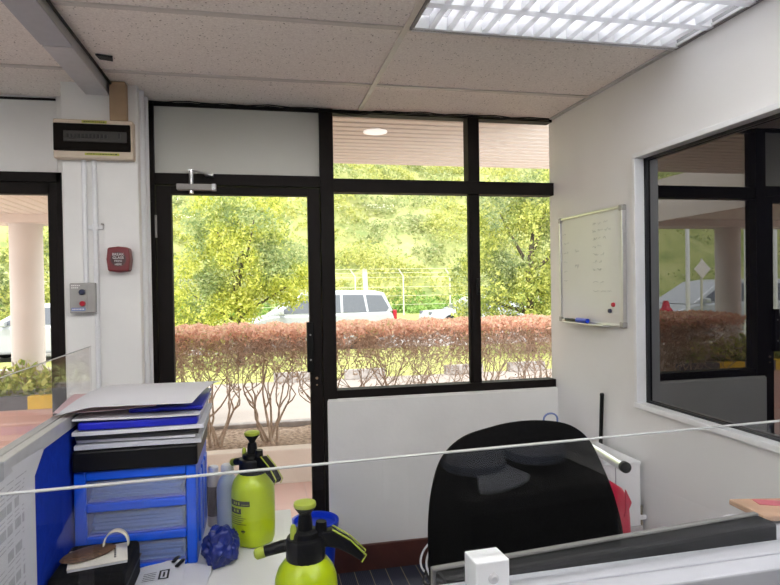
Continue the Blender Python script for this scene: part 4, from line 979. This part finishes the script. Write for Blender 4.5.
struct(MB().box(-1.2, 12, 5.78, 5.88, -0.2, 0.235).build('kerb', M['kerbgrey'], bevel=0.01), 'weathered grey kerb behind the hedge bed', 'kerb')
struct(MB().box(-40, 40, 5.86, 10.45, -0.5, -0.10).build('driveway', M['concrete']), 'pale concrete driveway beyond the hedge', 'driveway')
struct(MB().box(-40, 40, 10.4, 15.6, -0.5, -0.14).build('lawn', M['lawn']), 'bright yellow green lawn strip between driveway and road', 'lawn')
struct(MB().box(-60, 50, 15.5, 25.5, -0.5, -0.25).build('road', M['asphalt']), 'pale grey road behind the lawn', 'road')
struct(MB().box(-60, 50, 25.5, 38.5, -0.5, -0.20).build('verge', M['lawn']), 'grass verge at the foot of the hill', 'verge')
kb2 = thing('road_kerb', 'yellow and black painted kerb along the far road edge', 'kerb', (5, 25.5, -0.25), kind=S)
for nm, mt_, ph in (('yellow_blocks', M['yellow'], 0), ('black_blocks', M['blackkerb'], 1)):
    k = MB()
    for i in range(-14, 18):
        if i % 2 == ph: k.box(i*1.5, i*1.5 + 1.5, 25.4, 25.6, -0.3, -0.02)
    k.build(nm, mt_, kb2, W=True)
for i, (px_, lab) in enumerate(((0.55, 'grey concrete wheel stop seen through the hedge stems nearest the door'), (1.75, 'grey concrete wheel stop seen beside the door post'), (3.55, 'grey concrete wheel stop below the sliding window stile'), (4.75, 'grey concrete wheel stop toward the side wall end'))):
    tag(MB().prism([(10.28, -0.10), (10.48, -0.10), (10.44, 0.06), (10.32, 0.06)], 'x', px_ - 0.35, px_ + 0.35).build('wheel_stop', M['kerbgrey'], bevel=0.01), lab, 'wheel stop', 'wheel stops along the lawn')
# porch planter beyond the side door
struct(MB().box(-12, -1.2, 5.94, 6.2, -0.05, 0.45).build('planter_wall', M['paver'], bevel=0.006), 'pink tiled face of the raised porch planter', 'planter wall')
kb3 = thing('porch_kerb', 'yellow and black painted kerb on the raised porch planter', 'kerb', (-2.0, 5.98, 0.45), kind=S)
k = MB(); k.box(-2.03, -1.70, 5.935, 6.03, 0.45, 0.565); k.box(-2.9, -2.45, 5.935, 6.03, 0.45, 0.565); k.box(-3.8, -3.35, 5.935, 6.03, 0.45, 0.565); k.build('yellow_block', M['yellow'], kb3, W=True)
k = MB(); k.box(-2.45, -2.03, 5.935, 6.03, 0.45, 0.565); k.box(-3.35, -2.9, 5.935, 6.03, 0.45, 0.565); k.box(-1.70, -1.2, 5.935, 6.03, 0.45, 0.565); k.build('dark_block', M['blackkerb'], kb3, W=True)
struct(MB().box(-12, -1.2, 6.03, 6.2, 0.45, 0.53).build('planting_bed', M['soil']), 'soil bed of the porch plants', 'planting bed')
struct(MB().box(-12, -1.12, 6.2, 6.40, -0.3, 0.765).build('porch_wall', M['creamwall'], bevel=0.01), 'low cream wall carrying the porch column', 'wall')
c = thing('porch_column', 'round cream porch column seen through the side door', 'column', (-2.135, 6.30, 0.765), kind=S)
MB().lathe([(0.140, 0), (0.140, 1.40)], 40).build('shaft', M['column'], c, smooth='auto')
MB().lathe([(0.165, 1.355), (0.165, 1.40)], 40).build('capital', M['column'], c, smooth='auto')
# soffits
sf = MB(); y = 3.30
while y < 4.64:
    sf.prism([(y, 2.455), (y + 0.012, 2.470), (y + 0.016, 2.47), (y + 0.028, 2.450), (y + 0.094, 2.450), (y + 0.1, 2.455), (y + 0.1, 2.50), (y, 2.50)], 'x', -0.95, 12); y += 0.1
struct(sf.build('soffit', M['soffit']), 'ribbed cream soffit over the walkway outside the top lights', 'soffit')
struct(MB().box(-0.95, 12, 3.28, 4.68, 2.50, 2.62).build('roof', M['fascia']), 'walkway canopy slab outside the windows', 'roof')
sf = MB(); x = -3.0
while x < -1.02:
    sf.prism([(x, 2.205), (x + 0.012, 2.220), (x + 0.016, 2.22), (x + 0.028, 2.200), (x + 0.094, 2.200), (x + 0.1, 2.205), (x + 0.1, 2.25), (x, 2.25)], 'y', 3.30, 6.12); x += 0.1
struct(sf.build('soffit', M['soffit']), 'ribbed cream porch soffit seen through the side door', 'soffit')
struct(MB().box(-3.05, -0.95, 6.10, 6.46, 2.125, 2.55).build('porch_beam', M['fascia']), 'cream porch edge beam on the round column', 'beam')
struct(MB().box(-1.03, -0.95, 4.69, 6.10, 2.16, 2.55).build('porch_beam', M['fascia']), 'porch side beam next to the hedge', 'beam')
struct(MB().box(-3.05, -0.96, 3.28, 6.46, 2.55, 2.62).build('roof', M['fascia']), 'porch roof slab outside the side door', 'roof')
dl = thing('soffit_downlight', 'round white downlight in the ribbed walkway soffit', 'downlight', (0.715, 3.70, 2.45))
MB().lathe([(0.062, -0.004), (0.066, 0.0), (0.066, 0.02)], 32).build('lens', M['lamp'], dl, smooth='auto')
MB().lathe([(0.066, -0.006), (0.074, -0.003), (0.074, 0.01), (0.066, 0.012)], 32).build('ring', M['lamp'], dl, smooth='auto')

# hedge: one shrub after the other
def hedge_shrub(x0):
    t = thing('hedge_shrub', 'clipped hedge shrub with red brown leafy top and bare twisted stems outside the window', 'hedge shrub', (x0, 5.2, 0.19), 0, 'hedge shrubs along the walkway')
    b = MB()
    def grow(p, d, r, L, depth):
        pts = [p.copy()]; rs = [r]; n = 4
        for i in range(n):
            d = (d + Vector((random.gauss(0, 0.22), random.gauss(0, 0.18), random.gauss(0.05, 0.12)))).normalized()
            p = p + d*L/n
            if abs(p.x) > 0.215: d.x = -d.x; p.x = math.copysign(0.215, p.x)
            if p.z > 0.86: break
            pts.append(p.copy()); rs.append(r*(1 - 0.35*(i+1)/n))
        if len(pts) > 1: b.tube(pts, rs, 5, False)
        if depth > 0 and p.z < 0.84:
            for k in range(random.choice((2, 2, 3))):
                nd = (d + Vector((random.gauss(0, 0.55), random.gauss(0, 0.4), random.gauss(0.1, 0.3)))).normalized()
                if nd.z < 0.1: nd.z = 0.25
                grow(p, nd, rs[-1]*0.82, L*0.72, depth - 1)
    for k in range(6):
        a = random.uniform(0, 2*PI)
        grow(Vector((random.uniform(-0.06, 0.06), random.uniform(-0.10, 0.10), -0.03)), Vector((0.45*math.cos(a), 0.3*math.sin(a), 1)).normalized(), random.uniform(0.010, 0.017), 0.36, 5)
    b.build('stem', M['bark'], t, smooth=True)
    n = 2700; W_ = 0.24
    C = np.stack([rng.uniform(-W_, W_, n), rng.uniform(-0.34, 0.36, n), 1.0 - np.abs(rng.normal(0, 0.042, n))], 1)
    C[:, 2] += 0.012*np.sin(C[:, 0]*23 + x0*5) - 0.03*(np.abs(C[:, 1])/0.35)**3
    leaves('foliage', M['lf_red'], C, 0.036, t, 0.55, up=0.6)
    n = 2300
    C = np.stack([rng.uniform(-W_, W_, n), rng.uniform(-0.32, 0.34, n), 0.93 - np.abs(rng.normal(0, 0.16, n))], 1)
    leaves('inner_twigs', M['lf_brown'], C, 0.045, t, 0.2)
x = -0.85
while x < 4.9:
    hedge_shrub(x + random.uniform(-0.04, 0.04)); x += 0.46

# trees
def make_tree(name, label, base, H, lumps, n, size, mat, group, trunk_r=0.09):
    t = thing(name, label, 'tree', base, 0, group)
    tk = MB(); top = Vector((0.1, 0, H*0.62))
    tk.tube([(0, 0, -0.05), (0.03, 0.02, H*0.2), (-0.03, 0.0, H*0.42), top], [trunk_r, trunk_r*0.8, trunk_r*0.6, trunk_r*0.35], 8)
    tk.build('trunk', M['barkd'], t, smooth=True)
    bb_ = MB()
    for (cx, cy, cz, rx, ry, rz_) in lumps:
        s0 = Vector((0, 0, min(cz*0.6, H*0.45))); e0 = Vector((cx, cy, cz)); mid = (s0 + e0)/2 + Vector((random.gauss(0, 0.08), random.gauss(0, 0.08), -0.05))
        bb_.tube([s0, mid, e0], [trunk_r*0.45, trunk_r*0.3, trunk_r*0.12], 6)
    bb_.build('branches', M['barkd'], t, smooth=True)
    vol = np.array([l[3]*l[4]*l[5] for l in lumps])**0.7; vol /= vol.sum(); P = []
    for l, w in zip(lumps, vol):
        # leaf tufts spread through the shell of the lump
        m_ = max(8, int(n*w/26)); d = rng.normal(size=(m_, 3)); d /= np.linalg.norm(d, axis=1)[:, None]
        rr = rng.uniform(0.55, 1.03, m_)**0.6
        c = np.array(l[:3]) + d*rr[:, None]*np.array(l[3:])
        q = np.repeat(c, 26, axis=0) + rng.normal(0, 0.085, (m_*26, 3)) * (size/0.1)**0.6
        P.append(q)
    P = np.concatenate(P); P = P[P[:, 2] > 0.12]
    leaves('foliage', mat, P, size, t, 0.45, up=0.4)
    return t
lum = [(0, 0, 2.3, 1.0, 0.9, 1.3), (-0.95, 0.1, 1.5, 0.75, 0.7, 1.0), (0.85, 0, 2.0, 0.65, 0.6, 0.8), (0.35, -0.2, 3.15, 0.65, 0.6, 0.75), (-0.5, 0, 3.0, 0.6, 0.6, 0.8), (1.15, 0.1, 1.75, 0.45, 0.5, 0.5), (-1.25, -0.1, 0.95, 0.5, 0.5, 0.75), (-0.35, -0.3, 1.0, 0.75, 0.6, 0.7), (-0.1, -0.3, 1.9, 0.8, 0.5, 0.6)]
make_tree('bushy_tree', 'rounded yellow green tree outside the glass door, in front of the car bonnet', (-0.42, 13.2, -0.14), 3.9, lum, 30000, 0.085, M['lf_tree'], 'garden trees beyond the hedge')
lum = [(0, 0, 2.5, 1.4, 1.0, 1.3), (-1.2, 0, 1.5, 0.75, 0.8, 1.1), (1.3, 0, 1.6, 0.9, 0.9, 1.2), (0.5, 0, 3.7, 1.0, 0.9, 1.0), (-0.7, 0.1, 3.3, 0.75, 0.7, 0.85), (1.5, 0, 3.1, 0.9, 0.8, 1.0), (-0.4, -0.4, 1.2, 0.9, 0.6, 0.8), (0.8, -0.4, 1.0, 0.9, 0.6, 0.8), (-1.35, 0.1, 0.75, 0.45, 0.5, 0.6), (2.2, 0.2, 2.2, 0.8, 0.8, 1.2)]
make_tree('bushy_tree', 'tall green and yellow tree outside the sliding window, next to the white side wall', (6.35, 13.6, -0.14), 4.6, lum, 38000, 0.095, M['lf_tree2'], 'garden trees beyond the hedge', 0.12)
lum = [(0, 0, 2.2, 1.3, 1.0, 1.2), (-1.0, 0, 1.3, 0.8, 0.8, 0.9), (1.0, 0, 1.3, 0.9, 0.9, 0.9), (0.2, 0, 3.2, 0.8, 0.8, 0.9)]
make_tree('bushy_tree', 'green tree by the road seen past the porch column', (-6.4, 19.5, -0.25), 3.8, lum, 9000, 0.13, M['lf_tree2'], 'garden trees beyond the hedge', 0.1)

# palm
pl = thing('young_palm', 'small palm with drooping fronds at the foot of the hill', 'palm', (5.05, 29.5, -0.2))
MB().tube([(0, 0, 0), (0.05, 0, 1.2), (0.0, 0, 2.55)], [0.15, 0.11, 0.13], 8).build('trunk', M['galv'], pl, smooth=True)
for k in range(11):
    a = 2*PI*k/11 + 0.2; fr = MB()
    for j in range(14):
        s_ = j/13; r_ = 0.15 + 1.25*s_; zz = 2.55 + 1.55*math.sin(min(1, s_*1.15)*PI*0.62) - 0.9*s_*s_; hw_ = 0.28*math.sin(PI*(0.12 + 0.85*s_)) + 0.02
        c0 = Vector((r_*math.cos(a), r_*math.sin(a), zz)); tn = Vector((-math.sin(a), math.cos(a), 0))
        for sgn in (-1, 1):
            tip = c0 + tn*sgn*hw_ + Vector((0.1*math.cos(a), 0.1*math.sin(a), -hw_*0.55)); w_ = Vector((math.cos(a), math.sin(a), 0.2))*0.035
            fr.add([c0 - w_, c0 + w_, tip + w_*0.3, tip - w_*0.3], [(0, 1, 2, 3)])
    fr.build('frond', M['lf_hill'], pl)
# fence
fe = thing('wire_fence', 'thin wire fence with cranked posts at the foot of the hill', 'fence', (6, 33.5, -0.2))
for i in range(-9, 8):
    xx = 7.95 + i*2.75
    MB().tube([(xx, 33.5, -0.2), (xx, 33.5, 2.0), (xx - 0.28, 33.5, 2.42)], [0.045, 0.045, 0.03], 6).build('post', M['galv'], fe, W=True)
k = MB()
for z in (0.4, 0.9, 1.4, 1.95): k.tube([(-18, 33.5, z), (30, 33.5, z)], 0.009, 4)
for z in (2.2, 2.42): k.tube([(-18, 33.4, z), (30, 33.4, z)], 0.009, 4)
k.build('wire', M['galv'], fe, W=True)

# hill with its growth
def hz(x, y):
    s_ = np.clip(y - 36.0, 0, None)
    return -0.2 + s_*0.62*(1 - np.exp(-s_/4.0)) + 0.9*np.sin(x*0.21 + y*0.13)*np.clip(s_/8, 0, 1) + 0.6*np.sin(x*0.57 - y*0.4)*np.clip(s_/8, 0, 1)
NX, NY = 230, 90
xs = np.linspace(-110, 80, NX); ys = np.linspace(35.5, 100, NY); X_, Y_ = np.meshgrid(xs, ys); Zh = hz(X_, Y_) + rng.normal(0, 0.12, X_.shape)*(Y_ > 37)
me = bpy.data.meshes.new('hill'); V_ = np.stack([X_, Y_, Zh], -1).reshape(-1, 3)
me.from_pydata(V_.tolist(), [], [(j*NX+i, j*NX+i+1, (j+1)*NX+i+1, (j+1)*NX+i) for j in range(NY-1) for i in range(NX-1)])
for p in me.polygons: p.use_smooth = True
me.materials.append(M['hill']); o = bpy.data.objects.new('hill', me); COL.objects.link(o); struct(o, 'steep overgrown green hillside filling the view beyond the road', 'hill')
# shrub mounds over the hill: leaves on domes
def mounds(n, x0, x1, y0, y1, r0, r1, per, size, flat=0.7):
    cx = rng.uniform(x0, x1, n); cy = rng.uniform(y0, y1, n); r_ = rng.uniform(r0, r1, n)
    d = rng.normal(size=(n*per, 3)); d /= np.linalg.norm(d, axis=1)[:, None]; d[:, 2] = np.abs(d[:, 2])
    rr = np.repeat(r_, per)[:, None] * rng.uniform(0.85, 1.05, (n*per, 1)); c = np.stack([cx, cy, hz(cx, cy) - 0.1], 1)
    return np.repeat(c, per, axis=0) + d*rr*np.array([1, 1, flat])
P = np.concatenate([mounds(1500, -12, 34, 37.5, 72, 0.7, 1.7, 75, 0.3), mounds(650, -75, -8, 37.5, 80, 0.9, 2.2, 50, 0.3)])
tag(leaves('shrubbery', M['lf_hill'], P, 0.27, None, 0.55, up=0.8), 'yellow green scrub covering the hillside', 'shrubbery', kind='stuff')
P = mounds(520, -16, 34, 35.2, 38.6, 0.4, 0.9, 40, 0.2, 0.9)
tag(leaves('creeper', M['lf_creep'], P, 0.24, None, 0.6, up=0.6), 'fresh green creeper growing behind the wire fence', 'creeper', kind='stuff')

# cars
def make_car(name, label, L, H, W_, paint, van=True, group=None):
    t = thing(name, label, 'car', (0,0,0), 0, group)
    h = W_/2; bl = H*0.60
    # lower body, nose to -x
    low = [(-L/2, 0.22), (-L/2 + 0.02, 0.55), (-L/2 + 0.12, 0.72), (-L/2 + 0.95, bl - 0.02), (-L/2 + 1.15, bl + 0.02), (L/2 - 0.18, bl + 0.07), (L/2 - 0.03, bl - 0.10), (L/2, 0.5), (L/2 - 0.02, 0.25)]
    MB().prism(low, 'y', -h, h).build('body', paint, t, bevel=0.07, seg=3, smooth='auto')
    rt = H; fr_ = -L/2 + 1.00; wtop = fr_ + (0.95 if van else 0.85); rtop = L/2 - (0.32 if van else 1.05); rend = L/2 - (0.10 if van else 0.42)
    # greenhouse: roof narrower than the waist
    b = [(fr_, bl), (wtop, rt - 0.06), (wtop + 0.5, rt), ((wtop + rtop)/2, rt + 0.01), (rtop - 0.25, rt - 0.01), (rtop, rt - 0.07), (rend, bl + 0.05)]
    g_ = MB(); n = len(b); vs = []
    for sgn in (-1, 1):
        for x, z in b:
            k = (z - bl)/(rt - bl); vs.append((x, sgn*(h - 0.03 - 0.17*k), z))
    fs = [tuple(range(n)), tuple(reversed(range(n, 2*n)))] + [(i, i + n, (i+1) % n + n, (i+1) % n) for i in range(n)]
    g_.add(vs, fs).build('cabin', paint, t, bevel=0.04, seg=3, smooth='auto')
    def win(pts, sgn, nm):
        q = []
        for x, z in pts:
            k = (z - bl)/(rt - bl); q.append((x, sgn*(h - 0.022 - 0.17*k), z))
        q2 = [(x, y - sgn*0.02, z) for x, y, z in q]; m_ = len(q); mb = MB()
        mb.add(q + q2, [tuple(range(m_)), tuple(range(m_, 2*m_))] + [(i, (i+1) % m_, (i+1) % m_ + m_, i + m_) for i in range(m_)])
        mb.build(nm, M['carglass'], t)
    zt, zb = rt - 0.12, bl + 0.06; x1 = wtop + 0.18; x2 = (wtop + rtop)/2 - 0.05; x3 = rtop - (0.55 if van else 0.15)
    for sgn in (-1, 1):
        win([(fr_ + 0.34, zb), (fr_ + 0.42, zb + 0.08), (x1 - 0.03, zt), (x2 - 0.05, zt + 0.01), (x2 - 0.05, zb)], sgn, 'side_window')
        win([(x2 + 0.02, zb), (x2 + 0.02, zt + 0.01), (x3 - 0.05, zt), (x3 + 0.02, zb)], sgn, 'side_window')
        if van: win([(x3 + 0.08, zb), (x3 + 0.02, zt), (rtop - 0.08, zt - 0.02), (rend - 0.12, zb + 0.10), (rend - 0.2, zb)], sgn, 'quarter_window')
        mi = MB().obox((fr_ + 0.40, sgn*(h + 0.07), bl + 0.10), 0.07, 0.09, 0.065).build('wing_mirror', paint, t, bevel=0.03, seg=2)
    # windscreen and rear glass lie just on the cabin faces
    def slab(xa, za, xb, zb_, nm):
        ha = h - 0.09 - 0.17*(za - bl)/(rt - bl); hb = h - 0.09 - 0.17*(zb_ - bl)/(rt - bl)
        nrm = Vector((-(zb_ - za), 0, xb - xa)).normalized()*0.012
        if nm == 'rear_window': nrm = -nrm
        q = [Vector((xa, -ha, za)), Vector((xa, ha, za)), Vector((xb, hb, zb_)), Vector((xb, -hb, zb_))]
        MB().add([p + nrm for p in q] + [p - nrm for p in q], [(0,1,2,3), (7,6,5,4), (0,4,5,1), (1,5,6,2), (2,6,7,3), (3,7,4,0)]).build(nm, M['carglass'], t)
    slab(fr_ + 0.10, bl + 0.045, wtop - 0.06, rt - 0.115, 'windscreen'); slab(rend - 0.03, bl + 0.14, rtop + 0.01, rt - 0.15, 'rear_window')
    for xw in (-L/2 + 0.85, L/2 - 0.85):
        for sgn in (-1, 1): MB().tube([(xw, sgn*(h - 0.2), 0.31), (xw, sgn*(h + 0.01), 0.31)], 0.31, 20).build('wheel', M['tyre'], t, bevel=0.03)
    for sgn in (-1, 1):
        MB().obox((L/2 - 0.06, sgn*(h - 0.10), bl - 0.03), 0.05, 0.10, 0.13).build('tail_lamp', M['redbtn'], t, bevel=0.02)
        MB().obox((-L/2 + 0.12, sgn*(h - 0.18), 0.66), 0.08, 0.13, 0.06).build('head_lamp', M['carglass'], t, bevel=0.02)
    return t
cv = make_car('car', 'pale silver people carrier parked behind the hedge, cut by the dark door post', 4.55, 1.62, 1.72, M['carw'], True, 'cars on the road')
cv.location = (1.42, 17.2, -0.25)
c = make_car('car', 'white saloon seen past the porch column through the side door', 4.4, 1.45, 1.7, M['carw'], False, 'cars on the road'); c.location = (-5.2, 17.0, -0.25)
c = make_car('car', 'white car roof far behind the red hedge, beside the tall tree', 4.2, 1.3, 1.7, M['carw'], False, 'cars on the road'); c.location = (8.3, 22.8, -0.25)
c = make_car('car', 'silver estate car seen mirrored in the dark inner window', 4.6, 1.66, 1.8, M['cars'], True, 'cars on the road'); c.location = (-9.3, 15.2, -0.14); c.rotation_euler = (0, 0, R(180))

# flag poles and sign, mirrored in the dark window
for i, (x, lab) in enumerate(((-6.0, 'white flag pole mirrored in the dark window nearest its frame edge'), (-6.85, 'white flag pole mirrored second from the dark window edge'), (-7.7, 'white flag pole mirrored just before the porch column'), (-8.52, 'white flag pole mirrored beside the dark door post'), (-9.38, 'white flag pole mirrored beyond the dark door post'))):
    p = thing('flag_pole', lab, 'flag pole', (x, 13.0, -0.14), 0, 'flag poles beyond the porch')
    MB().tube([(0, 0, 0), (0, 0, 6)], [0.055, 0.04], 12).build('pole', M['pole'], p, smooth='auto')
    MB().box(-0.12, 0.12, -0.12, 0.12, 0, 0.05).build('base_plate', M['pole'], p, bevel=0.01)
sg = thing('road_sign', 'grey diamond shaped road sign mirrored in the dark window', 'sign', (-7.75, 13.6, -0.14))
MB().tube([(0, 0.03, 0), (0, 0.03, 2.2)], 0.03, 8).build('post', M['galv'], sg)
MB().prism([(-0.24, 1.93), (0, 1.69), (0.24, 1.93), (0, 2.17)], 'y', -0.01, 0.01).build('sign_plate', M['sign'], sg)
hy = thing('hydrant', 'small red hydrant mirrored in the dark window above the hedge', 'hydrant', (-5.5, 12.0, -0.14))
MB().lathe([(0.10, 0), (0.10, 0.9), (0.14, 0.92), (0.14, 1.0), (0.09, 1.05), (0.05, 1.2)], 16).build('hydrant_body', M['redbtn'], hy, smooth='auto')
MB().tube([(-0.18, 0, 0.75), (0.18, 0, 0.75)], 0.05, 10).build('outlet', M['redbtn'], hy)

# plants on the porch bed
for i, (x, h_, r_, lab) in enumerate(((-2.36, 0.34, 0.17, 'pale leafy shrub in front of the column on the porch planter'), (-2.10, 0.38, 0.17, 'bushier pale shrub just beside the column on the porch planter'), (-1.86, 0.33, 0.15, 'pale shrub by the side door frame above the yellow kerb'), (-2.68, 0.32, 0.17, 'low pale shrub farther along the porch planter'), (-1.5, 0.36, 0.15, 'pale shrub hidden behind the pier end of the porch planter'))):
    t = thing('leafy_shrub', lab, 'shrub', (x, 6.10, 0.52), 0, 'shrubs on the porch planter')
    b = MB()
    for k in range(7):
        a = random.uniform(0, 2*PI); b.tube([(0, 0, 0), (0.06*math.cos(a), 0.03*math.sin(a), h_*0.5), (0.12*math.cos(a), 0.07*math.sin(a), h_*0.9)], [0.007, 0.005, 0.003], 5)
    b.build('stem', M['bark'], t)
    n = 150; d = rng.normal(size=(n, 3)); d /= np.linalg.norm(d, axis=1)[:, None]; rr = rng.uniform(0.4, 1, n)[:, None]
    leaves('foliage', M['lf_plant'], np.array([0, -0.02, h_*0.42]) + d*rr*np.array([r_, 0.10, h_*0.55]), 0.075, t, 0.62, up=0.8)

# ------------------------------------------------------------------ light
w = bpy.data.worlds.new('overcast sky'); sc.world = w; w.use_nodes = True
nt = w.node_tree; bg = nt.nodes['Background']
tc = nt.nodes.new('ShaderNodeTexCoord'); sp = nt.nodes.new('ShaderNodeSeparateXYZ'); nt.links.new(tc.outputs['Generated'], sp.inputs[0])
rp = nt.nodes.new('ShaderNodeValToRGB'); rp.color_ramp.elements[0].position = 0.0; rp.color_ramp.elements[0].color = (0.85, 0.87, 0.90, 1); rp.color_ramp.elements[1].position = 0.8; rp.color_ramp.elements[1].color = (0.98, 0.99, 1.0, 1)
nt.links.new(sp.outputs['Z'], rp.inputs['Fac']); nt.links.new(rp.outputs['Color'], bg.inputs['Color']); bg.inputs['Strength'].default_value = 2.9
sl = bpy.data.lights.new('sun', 'SUN'); sl.energy = 2.4; sl.angle = R(12); sl.color = (1.0, 0.98, 0.93)
so = bpy.data.objects.new('sun', sl); COL.objects.link(so); so.location = (0, 0, 30)
so.rotation_euler = Vector((0.25, 0.55, -0.85)).to_track_quat('-Z', 'Y').to_euler()

# ------------------------------------------------------------------ camera
cd = bpy.data.cameras.new('camera'); cam = bpy.data.objects.new('camera', cd); COL.objects.link(cam)
cd.sensor_width = 36; cd.sensor_fit = 'HORIZONTAL'; cd.lens = 608.34 / 780 * 36; cd.clip_start = 0.02; cd.clip_end = 400
rgt = Vector((0.97770438, -0.209382, -0.01591616)); upv = Vector((0.01803494, 0.00821372, 0.99980362)); fwd = Vector((0.20921015, 0.97779942, -0.01180678))
mx = Matrix((rgt, upv, -fwd)).transposed().to_4x4(); mx.translation = Vector((0, 0, 1.5)); cam.matrix_world = mx
sc.camera = cam
vs_ = sc.view_settings; vs_.view_transform = 'Standard'; vs_.look = 'None'; vs_.gamma = 1.0; vs_.use_curve_mapping = False; vs_.exposure = 0.14
cy = sc.cycles; cy.use_denoising = True; cy.max_bounces = 10; cy.diffuse_bounces = 5; cy.glossy_bounces = 5; cy.transparent_max_bounces = 16; cy.sample_clamp_indirect = 6.0
cy.caustics_reflective = False; cy.caustics_refractive = False
